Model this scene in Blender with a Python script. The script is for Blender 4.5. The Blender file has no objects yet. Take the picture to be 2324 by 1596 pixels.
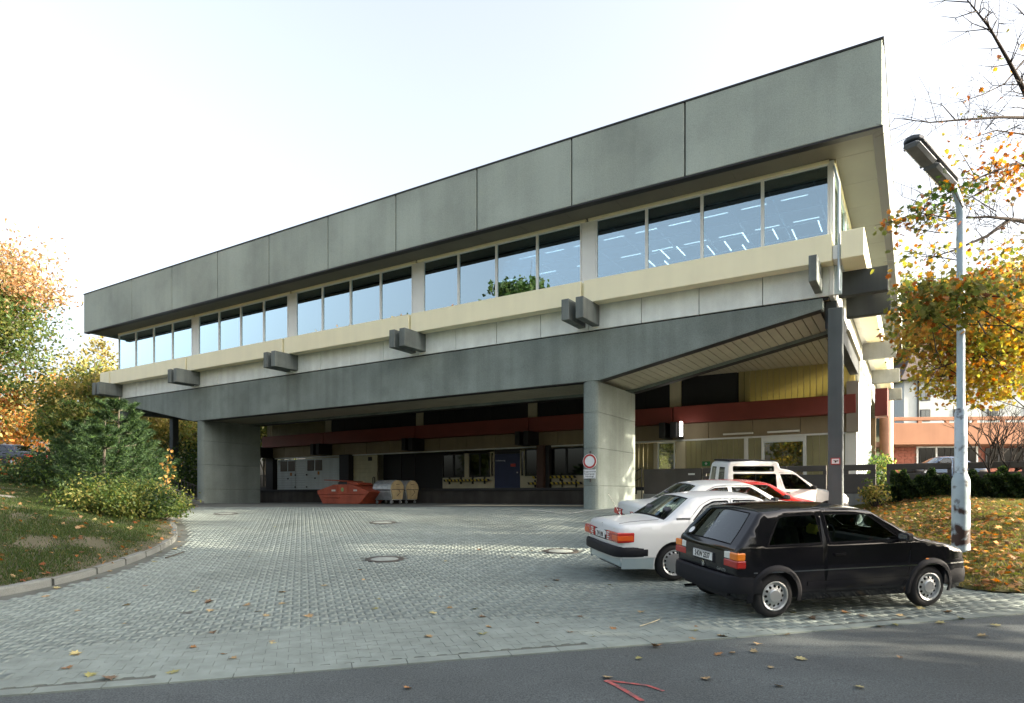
import bpy, bmesh, math, random
import numpy as np
from mathutils import Vector, Matrix
from mathutils.geometry import delaunay_2d_cdt
R = math.radians
random.seed(7); rng = np.random.default_rng(7)
S = bpy.context.scene
COL = S.collection

# ------------------------------------------------------------ camera, sky, sun, exposure
FOC, PX, HZ = 1478.0, 1162.0, 1125.0        # focal length, principal column and horizon row measured on the photograph
ZC = 1.62                                    # eye height of the camera above the street
cam = bpy.data.cameras.new('camera'); co = bpy.data.objects.new('camera', cam); COL.objects.link(co)
co.location = (0, 0, ZC); co.rotation_euler = (R(90), 0, 0)
cam.sensor_width = 36; cam.lens = FOC/2324*36; cam.shift_y = (HZ-797.9)/2324
cam.clip_start = .1; cam.clip_end = 3000
S.camera = co
SUN_EL, SUN_AZ = 18.0, -13.0                 # elevation; azimuth from +X towards +Y
w = bpy.data.worlds.new('World'); S.world = w; w.use_nodes = True
nt = w.node_tree; nt.nodes.clear()
sky = nt.nodes.new('ShaderNodeTexSky'); sky.sky_type = 'NISHITA'; sky.sun_disc = False
sky.sun_elevation = R(SUN_EL); sky.sun_rotation = R(90-SUN_AZ)
sky.air_density = 1.0; sky.dust_density = 10.0; sky.ozone_density = .6; sky.altitude = 200
bg = nt.nodes.new('ShaderNodeBackground'); bg.inputs[1].default_value = .14
wo = nt.nodes.new('ShaderNodeOutputWorld')
hz_ = nt.nodes.new('ShaderNodeHueSaturation'); hz_.inputs['Saturation'].default_value = .52       # thin high cloud takes the blue out of the whole sky
nt.links.new(sky.outputs[0], hz_.inputs['Color']); nt.links.new(hz_.outputs[0], bg.inputs[0]); nt.links.new(bg.outputs[0], wo.inputs[0])
sl = bpy.data.lights.new('sun', 'SUN'); sl.energy = 3.6; sl.angle = R(.6); sl.color = (1, .86, .66)
so = bpy.data.objects.new('sun', sl); COL.objects.link(so)
sd = Vector((math.cos(R(SUN_AZ))*math.cos(R(SUN_EL)), math.sin(R(SUN_AZ))*math.cos(R(SUN_EL)), math.sin(R(SUN_EL))))
so.rotation_euler = sd.to_track_quat('Z', 'Y').to_euler(); so.location = (60, -10, 40)
vs = S.view_settings; vs.view_transform = 'Standard'; vs.look = 'None'; vs.gamma = 1; vs.exposure = 2.3
vs.use_curve_mapping = False
S.cycles.max_bounces = 8; S.cycles.transparent_max_bounces = 16; S.cycles.use_denoising = True
S.cycles.sample_clamp_indirect = 6

# ------------------------------------------------------------ helpers
def link(o, parent=None):
    COL.objects.link(o)
    if parent is not None: o.parent = parent
    return o
def tag(o, label=None, cat=None, group=None, kind=None):
    if label: o['label'] = label
    if cat: o['category'] = cat
    if group: o['group'] = group
    if kind: o['kind'] = kind
    return o
def empty(name, loc=(0,0,0), rot=(0,0,0), parent=None, **k):
    o = bpy.data.objects.new(name, None); o.location = loc; o.rotation_euler = rot; o.empty_display_size = .2
    link(o, parent); tag(o, **k); return o
class MB:
    def __init__(s): s.v = []; s.f = []; s.m = []
    def add(s, vs, fs, m=0):
        b = len(s.v); s.v += [tuple(p) for p in vs]; s.f += [tuple(b+i for i in f) for f in fs]; s.m += [m]*len(fs); return s
    def box(s, x0, x1, y0, y1, z0, z1, c=0, m=0):
        if x0 > x1: x0, x1 = x1, x0
        if y0 > y1: y0, y1 = y1, y0
        if z0 > z1: z0, z1 = z1, z0
        if c <= 0:
            vs = [(x0,y0,z0),(x1,y0,z0),(x1,y1,z0),(x0,y1,z0),(x0,y0,z1),(x1,y0,z1),(x1,y1,z1),(x0,y1,z1)]
            return s.add(vs, [(0,3,2,1),(4,5,6,7),(0,1,5,4),(1,2,6,5),(2,3,7,6),(3,0,4,7)], m)
        c = min(c, (x1-x0)*.45, (y1-y0)*.45, (z1-z0)*.45)
        X, Y, Z = (x0, x1), (y0, y1), (z0, z1); vs = []; ix = {}
        for i in (0,1):
            for j in (0,1):
                for k in (0,1):
                    sx, sy, sz = (c if i == 0 else -c), (c if j == 0 else -c), (c if k == 0 else -c)
                    for a, p in enumerate(((X[i], Y[j]+sy, Z[k]+sz), (X[i]+sx, Y[j], Z[k]+sz), (X[i]+sx, Y[j]+sy, Z[k]))):
                        ix[i,j,k,a] = len(vs); vs.append(p)
        F = []
        q = [(0,0),(1,0),(1,1),(0,1)]
        for i in (0,1):
            F.append([ix[i,j,k,0] for j, k in (q if i else q[::-1])])
            F.append([ix[j,i,k,1] for j, k in (q[::-1] if i else q)])
            F.append([ix[j,k,i,2] for j, k in (q if i else q[::-1])])
        for i in (0,1):
            for j in (0,1):
                a = [ix[i,j,0,0], ix[i,j,0,1], ix[i,j,1,1], ix[i,j,1,0]]; F.append(a if (i != j) else a[::-1])
                a = [ix[i,0,j,0], ix[i,0,j,2], ix[i,1,j,2], ix[i,1,j,0]]; F.append(a if (i == j) else a[::-1])
                a = [ix[0,i,j,1], ix[0,i,j,2], ix[1,i,j,2], ix[1,i,j,1]]; F.append(a if (i != j) else a[::-1])
        for i in (0,1):
            for j in (0,1):
                for k in (0,1):
                    a = [ix[i,j,k,0], ix[i,j,k,1], ix[i,j,k,2]]; F.append(a if (i+j+k) % 2 else a[::-1])
        return s.add(vs, F, m)
    def prism(s, pts, h0, h1, ax='z', m=0):
        """closed polygon pts extruded between h0 and h1 along an axis; pts are the other two coordinates in order"""
        n = len(pts)
        def P(a, b, h): return {'z': (a, b, h), 'y': (a, h, b), 'x': (h, a, b)}[ax]
        vs = [P(a, b, h0) for a, b in pts] + [P(a, b, h1) for a, b in pts]
        F = [tuple(range(n))[::-1], tuple(range(n, 2*n))] + [(i, (i+1) % n, n+(i+1) % n, n+i) for i in range(n)]
        return s.add(vs, F, m)
    def tube(s, pts, r, n=8, caps=True, m=0):
        pts = [Vector(p) for p in pts]; rs = r if isinstance(r, (list, tuple)) else [r]*len(pts)
        b = len(s.v); up = None; k = len(pts)
        for i, p in enumerate(pts):
            t = (pts[min(i+1, k-1)]-pts[max(i-1, 0)])
            t = t.normalized() if t.length > 1e-9 else Vector((0, 0, 1))
            if up is None: up = t.orthogonal().normalized()
            up = (up - t*up.dot(t)); up = up.normalized() if up.length > 1e-6 else t.orthogonal().normalized()
            w_ = t.cross(up)
            for j in range(n):
                a = 2*math.pi*j/n; s.v.append(tuple(p+(up*math.cos(a)+w_*math.sin(a))*rs[i]))
        for i in range(k-1):
            for j in range(n):
                s.f.append((b+i*n+j, b+i*n+(j+1) % n, b+(i+1)*n+(j+1) % n, b+(i+1)*n+j)); s.m.append(m)
        if caps:
            s.f.append(tuple(b+j for j in range(n))[::-1]); s.f.append(tuple(b+(k-1)*n+j for j in range(n))); s.m += [m, m]
        return s
    def lathe(s, prof, n=24, ax='z', c=(0,0,0), m=0, arc=(0, 2*math.pi)):
        b = len(s.v); full = abs(arc[1]-arc[0]-2*math.pi) < 1e-6; nn = n if full else n+1
        for r, h in prof:
            for j in range(nn):
                a = arc[0]+(arc[1]-arc[0])*j/n; ca, sa = r*math.cos(a), r*math.sin(a)
                p = {'z': (ca, sa, h), 'y': (ca, h, sa), 'x': (h, ca, sa)}[ax]
                s.v.append((p[0]+c[0], p[1]+c[1], p[2]+c[2]))
        for i in range(len(prof)-1):
            for j in range(n):
                j2 = (j+1) % nn if full else j+1
                q = (b+i*nn+j, b+i*nn+j2, b+(i+1)*nn+j2, b+(i+1)*nn+j); s.f.append(q if ax != 'y' else q[::-1]); s.m.append(m)
        return s
    def build(s, name, mat, parent=None, smooth=False, bevel=0, loc=None, rot=None, **k):
        me = bpy.data.meshes.new(name); me.from_pydata(s.v, [], s.f); 
        mats = mat if isinstance(mat, (list, tuple)) else [mat]
        for q in mats: me.materials.append(q)
        if len(mats) > 1: me.polygons.foreach_set('material_index', s.m)
        if smooth:
            me.polygons.foreach_set('use_smooth', [True]*len(me.polygons))
            if smooth != 'all': me.set_sharp_from_angle(angle=R(35))
        me.update()
        o = bpy.data.objects.new(name, me); link(o, parent)
        if bevel:
            b = o.modifiers.new('bevel', 'BEVEL'); b.width = bevel; b.segments = 2; b.limit_method = 'ANGLE'; b.angle_limit = R(40)
        if loc is not None: o.location = loc
        if rot is not None: o.rotation_euler = rot
        tag(o, **k); return o
def npmesh(name, V, F, mats, parent=None, tint=None, smooth=False, **k):
    """mesh from numpy: V (n,3), F (m,3|4)"""
    me = bpy.data.meshes.new(name); V = np.asarray(V, np.float32); F = np.asarray(F, np.int32)
    me.vertices.add(len(V)); me.vertices.foreach_set('co', V.ravel())
    c = F.shape[1]; me.loops.add(F.size); me.loops.foreach_set('vertex_index', F.ravel())
    me.polygons.add(len(F)); me.polygons.foreach_set('loop_start', np.arange(0, F.size, c, dtype=np.int32))
    me.polygons.foreach_set('loop_total', np.full(len(F), c, np.int32))
    if smooth: me.polygons.foreach_set('use_smooth', np.ones(len(F), bool))
    me.update(calc_edges=True)
    for q in (mats if isinstance(mats, (list, tuple)) else [mats]): me.materials.append(q)
    if tint is not None:
        a = me.color_attributes.new('tint', 'FLOAT_COLOR', 'POINT'); T = np.ones((len(V), 4), np.float32); T[:, :3] = tint
        a.data.foreach_set('color', T.ravel())
    o = bpy.data.objects.new(name, me); link(o, parent); tag(o, **k); return o
def inst(me, name, parent=None, loc=(0,0,0), rot=(0,0,0), sc=(1,1,1), **k):
    o = bpy.data.objects.new(name, me); o.location = loc; o.rotation_euler = rot; o.scale = sc; link(o, parent); tag(o, **k); return o
def text_mesh(name, s, size, mat, parent, loc, rot, depth=.002, sx=1, bold=0, align='CENTER'):
    cu = bpy.data.curves.new(name, 'FONT'); cu.body = s; cu.size = size; cu.align_x = align; cu.align_y = 'CENTER'
    cu.extrude = depth; cu.offset = bold; cu.resolution_u = 3; cu.space_line = .95
    t = bpy.data.objects.new(name, cu); COL.objects.link(t); bpy.context.view_layer.update()
    dg = bpy.context.evaluated_depsgraph_get(); me = bpy.data.meshes.new_from_object(t.evaluated_get(dg))
    bpy.data.objects.remove(t); bpy.data.curves.remove(cu); me.name = name
    me.materials.clear(); me.materials.append(mat)
    return inst(me, name, parent, loc, rot, (sx, 1, 1))

# ------------------------------------------------------------ materials
def M(name, col, rough=.6, metal=0., var=.12, scale=2.5, bump=0., bscale=40., spec=.4, streak=0., coat=0., grain=0., gscale=90., emit=None, estr=0., blotch=0., bcol=None, bsc=1.2, bth=.55):
    m = bpy.data.materials.new(name); m.use_nodes = True; t = m.node_tree; N = t.nodes; L = t.links
    b = N['Principled BSDF']; b.inputs['Roughness'].default_value = rough; b.inputs['Metallic'].default_value = metal
    b.inputs['Specular IOR Level'].default_value = spec
    if coat: b.inputs['Coat Weight'].default_value = coat; b.inputs['Coat Roughness'].default_value = .04
    if emit: b.inputs['Emission Color'].default_value = (*emit, 1); b.inputs['Emission Strength'].default_value = estr
    c = Vector(col)
    if var <= 0 and not streak and not grain and not bump and not blotch:
        b.inputs['Base Color'].default_value = (*col, 1); return m
    g = N.new('ShaderNodeNewGeometry')
    def noise(sc, det=5, mp=None):
        n = N.new('ShaderNodeTexNoise'); n.inputs['Scale'].default_value = sc; n.inputs['Detail'].default_value = det
        if mp:
            q = N.new('ShaderNodeMapping'); q.inputs['Scale'].default_value = mp; L.new(g.outputs['Position'], q.inputs[0]); L.new(q.outputs[0], n.inputs[0])
        else: L.new(g.outputs['Position'], n.inputs[0])
        return n.outputs[0]
    def ramp(src, p0, c0, p1, c1):
        r = N.new('ShaderNodeValToRGB'); r.color_ramp.elements[0].position = p0; r.color_ramp.elements[0].color = (*c0, 1)
        r.color_ramp.elements[1].position = p1; r.color_ramp.elements[1].color = (*c1, 1); L.new(src, r.inputs[0]); return r.outputs[0]
    def mul(a, bb, f=1.):
        x = N.new('ShaderNodeMixRGB'); x.blend_type = 'MULTIPLY'; x.inputs[0].default_value = f; L.new(a, x.inputs[1]); L.new(bb, x.inputs[2]); return x.outputs[0]
    out = ramp(noise(scale), .3, c*(1-var), .7, c*(1+var))
    if blotch:
        x = N.new('ShaderNodeMixRGB'); L.new(ramp(noise(bsc, 6), bth, (0,0,0), bth+.12, (blotch,)*3), x.inputs[0]); L.new(out, x.inputs[1]); x.inputs[2].default_value = (*bcol, 1); out = x.outputs[0]
    if streak:
        out = mul(out, ramp(noise(1, 4, (2.6, 2.6, .12)), .35, (1-streak,)*3, .62, (1,1,1)))
    if grain:
        out = mul(out, ramp(noise(gscale, 2), .25, (1-grain,)*3, .75, (1+grain,)*3))
    L.new(out, b.inputs['Base Color'])
    if bump:
        bp = N.new('ShaderNodeBump'); bp.inputs['Strength'].default_value = bump; bp.inputs['Distance'].default_value = .01
        L.new(noise(bscale, 4), bp.inputs['Height']); L.new(bp.outputs[0], b.inputs['Normal'])
    return m
def glass(name, tint, refl=1.0, ior=1.5, rough=.0, gcol=(.95, 1, 1)):
    m = bpy.data.materials.new(name); m.use_nodes = True; t = m.node_tree; N = t.nodes; L = t.links; N.clear()
    o = N.new('ShaderNodeOutputMaterial'); mx = N.new('ShaderNodeMixShader'); tr = N.new('ShaderNodeBsdfTransparent'); gl = N.new('ShaderNodeBsdfGlossy')
    tr.inputs[0].default_value = (*tint, 1); gl.inputs['Roughness'].default_value = rough; gl.inputs[0].default_value = (*gcol, 1)
    fr = N.new('ShaderNodeFresnel'); fr.inputs[0].default_value = ior
    mt = N.new('ShaderNodeMath'); mt.operation = 'MULTIPLY'; mt.inputs[1].default_value = refl; mt.use_clamp = True
    L.new(fr.outputs[0], mt.inputs[0]); L.new(mt.outputs[0], mx.inputs[0]); L.new(tr.outputs[0], mx.inputs[1]); L.new(gl.outputs[0], mx.inputs[2]); L.new(mx.outputs[0], o.inputs[0])
    return m
def leafmat(name, trans=.4, rough=.55):
    m = bpy.data.materials.new(name); m.use_nodes = True; t = m.node_tree; N = t.nodes; L = t.links; N.clear()
    o = N.new('ShaderNodeOutputMaterial'); a = N.new('ShaderNodeVertexColor'); a.layer_name = 'tint'
    d = N.new('ShaderNodeBsdfPrincipled'); d.inputs['Roughness'].default_value = rough; d.inputs['Specular IOR Level'].default_value = .3
    tl = N.new('ShaderNodeBsdfTranslucent'); mx = N.new('ShaderNodeMixShader'); mx.inputs[0].default_value = trans
    L.new(a.outputs[0], d.inputs['Base Color'])
    hs = N.new('ShaderNodeHueSaturation'); hs.inputs['Saturation'].default_value = 1.15; hs.inputs['Value'].default_value = 1.5
    L.new(a.outputs[0], hs.inputs['Color']); L.new(hs.outputs[0], tl.inputs[0])
    L.new(d.outputs[0], mx.inputs[1]); L.new(tl.outputs[0], mx.inputs[2]); L.new(mx.outputs[0], o.inputs[0]); return m
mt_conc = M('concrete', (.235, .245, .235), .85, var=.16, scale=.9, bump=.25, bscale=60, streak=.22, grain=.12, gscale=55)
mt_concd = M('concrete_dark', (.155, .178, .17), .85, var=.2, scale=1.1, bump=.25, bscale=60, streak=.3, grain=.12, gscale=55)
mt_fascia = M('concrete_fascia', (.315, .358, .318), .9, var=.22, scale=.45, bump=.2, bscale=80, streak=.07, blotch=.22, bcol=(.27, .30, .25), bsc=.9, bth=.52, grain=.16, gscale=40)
mt_yellow = M('yellow_enamel', (.84, .79, .55), .45, var=.03, scale=1, streak=.04)
mt_white = M('white_paint', (.74, .76, .74), .5, var=.04, scale=1.5, streak=.05)
mt_panel = M('pale_panel', (.76, .81, .77), .7, var=.08, scale=2.2, streak=.1, grain=.08, gscale=60)
mt_dark = M('dark_steel', (.03, .03, .032), .6, var=.1)
mt_conc_shade = M('concrete_shaded', (.05, .058, .060), .85, var=.2, scale=1., bump=.2, bscale=60, streak=.25)  # darkened concrete: shade on the near side brackets is put into the colour
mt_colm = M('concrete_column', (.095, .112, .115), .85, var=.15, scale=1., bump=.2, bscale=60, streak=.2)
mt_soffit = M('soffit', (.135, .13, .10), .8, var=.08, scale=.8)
mt_plank = M('ceiling_planks', (.46, .44, .34), .6, var=.08, scale=1.2)
mt_red = M('red_enamel', (.22, .045, .035), .45, var=.08, scale=1)
mt_cream = M('cream_paint', (.55, .50, .35), .6, var=.08, scale=1.2, streak=.1)
mt_brown = M('brown_panel', (.30, .24, .15), .6, var=.1, scale=1.2, streak=.1)
mt_black = M('black_paint', (.015, .015, .017), .55, var=.1)
mt_alu = M('aluminium', (.62, .63, .62), .35, .8, var=.05)
mt_galv = M('galvanised', (.42, .45, .46), .45, .6, var=.2, scale=6)
mt_glass = glass('window_glass', (.34, .42, .47), 8.0, 1.5, gcol=(.72, .91, 1.))
mt_dglass = glass('dark_glass', (.12, .13, .14), 1.6)
mt_cglass = glass('car_glass', (.50, .58, .57), 1.5)
mt_tubed = M('dim_tube', (.9, .9, .85), .4, var=0, emit=(1, .97, .88), estr=1.6)
mt_tube = M('lit_tube', (.9, .9, .85), .4, var=0, emit=(1, .97, .88), estr=3.2)
mt_tubeoff = M('unlit_tube', (.8, .8, .75), .4, var=0)
# ------------------------------------------------------------ terrain (heights relative to the camera, then lifted by ZC)
_gy = np.array([-80, 0, 3, 5, 8.3, 9.0, 10.5, 13, 15, 17, 19.5, 22, 24.5, 27, 400.])
_gh = np.array([-1.72, -1.70, -1.69, -1.655, -1.54, -1.49, -1.385, -1.25, -1.14, -.97, -.78, -.58, -.46, -.43, -.43])
_ys = np.linspace(-80, 120, 1601); _hs = np.interp(_ys, _gy, _gh)
_kk = np.ones(13)/13; _hs = np.convolve(np.pad(_hs, 6, 'edge'), _kk, 'valid')
def gz(y): return np.interp(y, _ys, _hs)
def unpx(x, y):
    """ground point seen at photo position (x, y)"""
    k = (y-HZ)/FOC; Z = 4.; 
    for i in range(4000):
        if -gz(Z) <= k*Z: break
        Z += .02
    return np.array([(x-PX)/FOC*Z, Z])
def sstep(a, b, x): t = np.clip((x-a)/(b-a), 0, 1); return t*t*(3-2*t)
# kerb line on the left, lawn edge on the right
KERB = np.array([(-26, 6.4), (-16, 7.2), (-11.5, 7.7), (-9.2, 8.15), (-7.95, 8.7), (-7.4, 9.5), (-7.15, 10.5), (-7.2, 11.9), (-7.55, 13.8), (-8.15, 15.8), (-8.95, 17.4), (-10.3, 19.7), (-11.9, 23.5), (-13.6, 28), (-18.4, 36.), (-24, 44)])
LEDGE = np.array([(30, 15.6), (14, 11.5), (9.6, 10.15), (7.5, 9.62), (6.98, 9.75), (6.85, 10.4), (7.1, 12.), (8.4, 15.7), (10.1, 19.6), (11.2, 22.2), (14, 28)])
def resample(P, step):
    P = np.asarray(P, float); d = np.r_[0, np.cumsum(np.linalg.norm(np.diff(P, axis=0), axis=1))]
    # Catmull-like smoothing through cubic hermite on arc length
    t = np.arange(0, d[-1], step); m = np.gradient(P, d, axis=0); i = np.clip(np.searchsorted(d, t, 'right')-1, 0, len(d)-2)
    h = (d[i+1]-d[i])[:, None]; s = ((t-d[i])[:, None])/h
    return (2*s**3-3*s**2+1)*P[i]+(s**3-2*s**2+s)*h*m[i]+(-2*s**3+3*s**2)*P[i+1]+(s**3-s**2)*h*m[i+1]
KR = resample(KERB, .25); LR = resample(LEDGE, .25)
def inside(poly, x, y):
    x = np.asarray(x, float); y = np.asarray(y, float); c = np.zeros(x.shape, bool); n = len(poly); j = n-1
    for i in range(n):
        xi, yi = poly[i]; xj, yj = poly[j]
        k = ((yi > y) != (yj > y)) & (x < (xj-xi)*(y-yi)/(yj-yi+1e-12)+xi); c ^= k; j = i
    return c
LPOLY = np.vstack([KR, [(-60, 60), (-90, 60), (-90, -4), (-60, 3)]])
RPOLY = np.vstack([LR, [(60, 60), (80, 60), (80, 26)]])
def pdist(P, x, y):
    x = np.asarray(x, float).ravel(); y = np.asarray(y, float).ravel(); out = np.full(x.shape, 1e9)
    for s in range(0, len(x), 4000):
        d = (x[s:s+4000, None]-P[None, :, 0])**2+(y[s:s+4000, None]-P[None, :, 1])**2; out[s:s+4000] = np.sqrt(d.min(1))
    return out
def wob(x, y, s, seed):
    return (np.sin(x*s+seed)*np.cos(y*s*1.3+seed*2)+.5*np.sin(x*s*2.3+y*s*1.7+seed*3))
def h_left(x, y):
    d = pdist(KR, x, y).reshape(np.shape(x)); s = .35+.65*sstep(8, 15, y)
    return gz(y)+.11+s*1.75*(1-np.exp(-np.maximum(d-.2, 0)/6.5))+.03*wob(x, y, 1.1, 2)*sstep(.3, 2, d)
def h_right(x, y):
    d = pdist(LR, x, y).reshape(np.shape(x))
    return gz(y)+.03+np.minimum(.62, .22*np.maximum(d-.1, 0))+.02*wob(x, y, 1.3, 5)*sstep(.3, 2, d)
def hill(x, y):
    return 26*sstep(62, 150, y+.25*x)*sstep(2, 30, x-.12*y+8)+1.6*sstep(-16, -30, x)*sstep(30, 20, np.abs(y-36))*.0
def G(x, y):
    x = np.atleast_1d(np.asarray(x, float)); y = np.atleast_1d(np.asarray(y, float)); h = gz(y)+hill(x, y)
    a = inside(LPOLY, x, y); b = inside(RPOLY, x, y)
    if a.any(): h[a] = h_left(x[a], y[a])
    if b.any(): h[b] = np.maximum(h_right(x[b], y[b]), 0*h[b]+h_right(x[b], y[b]))+hill(x[b], y[b])
    return h
def g1(x, y): return float(G(x, y)[0])
mt_asph = M('asphalt', (.062, .074, .077), .9, var=.22, scale=.55, bump=.6, bscale=130, grain=.6, gscale=75, blotch=.35, bcol=(.038, .044, .048), bsc=.5, bth=.56)
mt_paver = M('paver_concrete', (.168, .200, .186), .9, var=.14, scale=.4, bump=.3, bscale=120, grain=.18, gscale=4.2, blotch=.35, bcol=(.085, .10, .092), bsc=.33, bth=.56)
mt_joint = M('paver_joint', (.075, .083, .074), 1., var=.2, scale=3)
mt_soil = M('terrain_soil', (.05, .055, .025), 1., var=.3, scale=.3)
mt_kerb = M('kerb_stone', (.115, .125, .12), .9, var=.15, scale=2, bump=.3, bscale=60, grain=.2, gscale=80)
# far terrain sheet
gx = np.r_[-900, -500, -250, np.arange(-120, 121, 3.), 250, 500, 900]; gyy = np.r_[-600, -300, -120, np.arange(-60, 181, 3.), 260, 420, 700, 1200]
XX, YY = np.meshgrid(gx, gyy); HH = gz(YY)+hill(XX, YY)-.30+1.55*sstep(-17, -27, XX)*sstep(22, 30, YY)
nx, ny = len(gx), len(gyy); I = np.arange(nx*ny).reshape(ny, nx)
F = np.stack([I[:-1, :-1], I[:-1, 1:], I[1:, 1:], I[1:, :-1]], -1).reshape(-1, 4)
npmesh('ground', np.c_[XX.ravel(), YY.ravel(), HH.ravel()+ZC], F, mt_soil, smooth=True, kind='structure')
def sheet(name, xs, ys, keep, hf, mat, dz=0., **k):
    XX, YY = np.meshgrid(xs, ys); H = hf(XX, YY)+dz; nx, ny = len(xs), len(ys); I = np.arange(nx*ny).reshape(ny, nx)
    F = np.stack([I[:-1, :-1], I[:-1, 1:], I[1:, 1:], I[1:, :-1]], -1).reshape(-1, 4)
    if keep is not None:
        cx = XX.ravel()[F].mean(1); cy = YY.ravel()[F].mean(1); F = F[keep(cx, cy)]
    u, inv = np.unique(F, return_inverse=True); V = np.c_[XX.ravel(), YY.ravel(), H.ravel()+ZC][u]
    return npmesh(name, V, inv.reshape(-1, 4), mat, smooth=True, **k)
RD = lambda x: 6.54+.285*x                      # edge between street and paving
def polysheet(name, poly, dens, hf, mat, dz=0., **k):
    """fill a polygon with a fine triangulation following a height function"""
    poly = np.asarray(poly); x0, y0 = poly.min(0); x1, y1 = poly.max(0)
    gx = np.arange(x0, x1, dens); gyy = np.arange(y0, y1, dens); X, Y = np.meshgrid(gx, gyy); X = X.ravel(); Y = Y.ravel()
    X = X+rng.uniform(-.2, .2, X.shape)*dens; Y = Y+rng.uniform(-.2, .2, Y.shape)*dens
    ok = inside(poly, X, Y) & (pdist(poly, X, Y) > dens*.5); P = np.vstack([poly, np.c_[X[ok], Y[ok]]]); n = len(poly)
    r = delaunay_2d_cdt([Vector(p) for p in P], [(i, (i+1) % n) for i in range(n)], [], 0, 1e-5)
    V = np.array([tuple(v) for v in r[0]]); F = np.array([f for f in r[2] if len(f) == 3]); c = V[F].mean(1); F = F[inside(poly, c[:, 0], c[:, 1])]
    return npmesh(name, np.c_[V, hf(V[:, 0], V[:, 1])+dz+ZC], F, mat, smooth=True, **k)
# street
road = sheet('road', np.linspace(-60, 60, 121), np.linspace(-30, 26, 57), None, lambda x, y: gz(np.minimum(y, RD(x)))*1., mt_asph, -.02, kind='structure')
# clip the street to its edge: move the far row of vertices onto the edge line
me = road.data; n = len(me.vertices); a = np.empty(n*3, np.float32); me.vertices.foreach_get('co', a); a = a.reshape(-1, 3)
e = RD(a[:, 0]); t = (a[:, 1]+30)/56; a[:, 1] = -30+t*(e+30); a[:, 2] = gz(a[:, 1])+ZC-.012; me.vertices.foreach_set('co', a.ravel()); me.update()
# paving bed (joints) and pavers
YARD = np.vstack([[(x, RD(x)) for x in np.linspace(-26, 30, 40)], LR[2:], [(16, 34), (16, 48), (-24, 52)], KR[::-1][2:-1]])
bed = polysheet('yard_paving', YARD[::2], .9, lambda x, y: gz(y), mt_joint, -.0055, kind='structure')
PL, PW, PD, GAP = .225, .15, .016, .0022        # paver length, row pitch, bone waist depth, joint
ang = math.atan(.285)+R(2); ca, sa = math.cos(ang), math.sin(ang)
hx = PL/2-GAP
prof = [(-hx, PW/2+PD-GAP), (-hx*.58, PW/2+PD-GAP), (-hx*.36, PW/2-PD-GAP), (hx*.36, PW/2-PD-GAP), (hx*.58, PW/2+PD-GAP), (hx, PW/2+PD-GAP)]
prof = np.array(prof[::-1]+[(x, -y) for x, y in prof])   # counter-clockwise 12-gon
def paver_tris(n=12):
    top = [(0, 1, 10), (0, 10, 11), (1, 2, 9), (1, 9, 10), (2, 3, 8), (2, 8, 9), (3, 4, 7), (3, 7, 8), (4, 5, 6), (4, 6, 7)]
    side = []
    for i in range(n):
        j = (i+1) % n; side += [(i, n+i, n+j), (i, n+j, j)]
    return np.array(top+side)
PT = paver_tris()
# row/column lattice over the yard
ii, jj = np.meshgrid(np.arange(-160, 240), np.arange(-10, 190)); ii = ii.ravel(); jj = jj.ravel()
lx = (ii+.5*(jj % 2))*PL; ly = jj*PW
cx = lx*ca-ly*sa; cy = 6.54+lx*sa+ly*ca
ok = (cy < 25.5) & (cy > RD(cx)+.19) & inside(YARD, cx, cy) & (np.abs(cx) < .86*cy+1.5)
ok &= pdist(KR, cx, cy) > .30
ok &= ~(inside(LPOLY, cx, cy)) & ~(inside(RPOLY, cx, cy))
MANH = [(873, 1269, 'with a pale concrete disc, biggest of the four in the open yard'), (1273, 1251, 'with a bright disc beside the rear bumper of the white saloon'), (868, 1186, 'in the middle of the yard in front of the orange skip'), (513, 1166, 'thin and far, in front of the left concrete pillar')]
MANP = [unpx(a, b) for a, b, c in MANH]
for p in MANP: ok &= (cx-p[0])**2+(cy-p[1])**2 > .43**2
cx = cx[ok]; cy = cy[ok]; dist = np.hypot(cx, cy); order = np.argsort(dist); inview = np.abs(cx/cy) < .79
order = np.r_[order[inview[order]], order[~inview[order]]]; cx = cx[order]; cy = cy[order]
n = len(cx); rz = rng.normal(0, .006, n)+ang; dzp = rng.normal(0, .0007, n); tiltx = rng.normal(0, .004, n); tilty = rng.normal(0, .004, n)
c_, s_ = np.cos(rz), np.sin(rz); X = prof[None, :, 0]; Y = prof[None, :, 1]
TX = X*c_[:, None]-Y*s_[:, None]; TY = X*s_[:, None]+Y*c_[:, None]
wx = cx[:, None]+TX; wy = cy[:, None]+TY
slope = (gz(cy+.1)-gz(cy-.1))/.2
wz = gz(cy)[:, None]+slope[:, None]*TY+dzp[:, None]+tiltx[:, None]*TX+tilty[:, None]*TY+ZC
top = np.stack([wx, wy, wz], -1); bot = top.copy(); bot[..., 2] -= .03
NP = 300
for k in range(NP):
    V = np.vstack([top[k], bot[k]])-np.array([cx[k], cy[k], gz(cy[k])+ZC]); me = bpy.data.meshes.new('paver'); me.from_pydata([tuple(v) for v in V], [], [tuple(range(12))]+[(i, 12+i, 12+(i+1) % 12, (i+1) % 12) for i in range(12)]); me.materials.append(mt_paver)
    inst(me, 'paver', bed, (cx[k], cy[k], gz(cy[k])+ZC))
V = np.concatenate([top[NP:], bot[NP:]], 1).reshape(-1, 3); F = (PT[None]+24*np.arange(n-NP)[:, None, None]).reshape(-1, 3)
npmesh('pavers', V, F, mt_paver, bed, kind='stuff')
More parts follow.
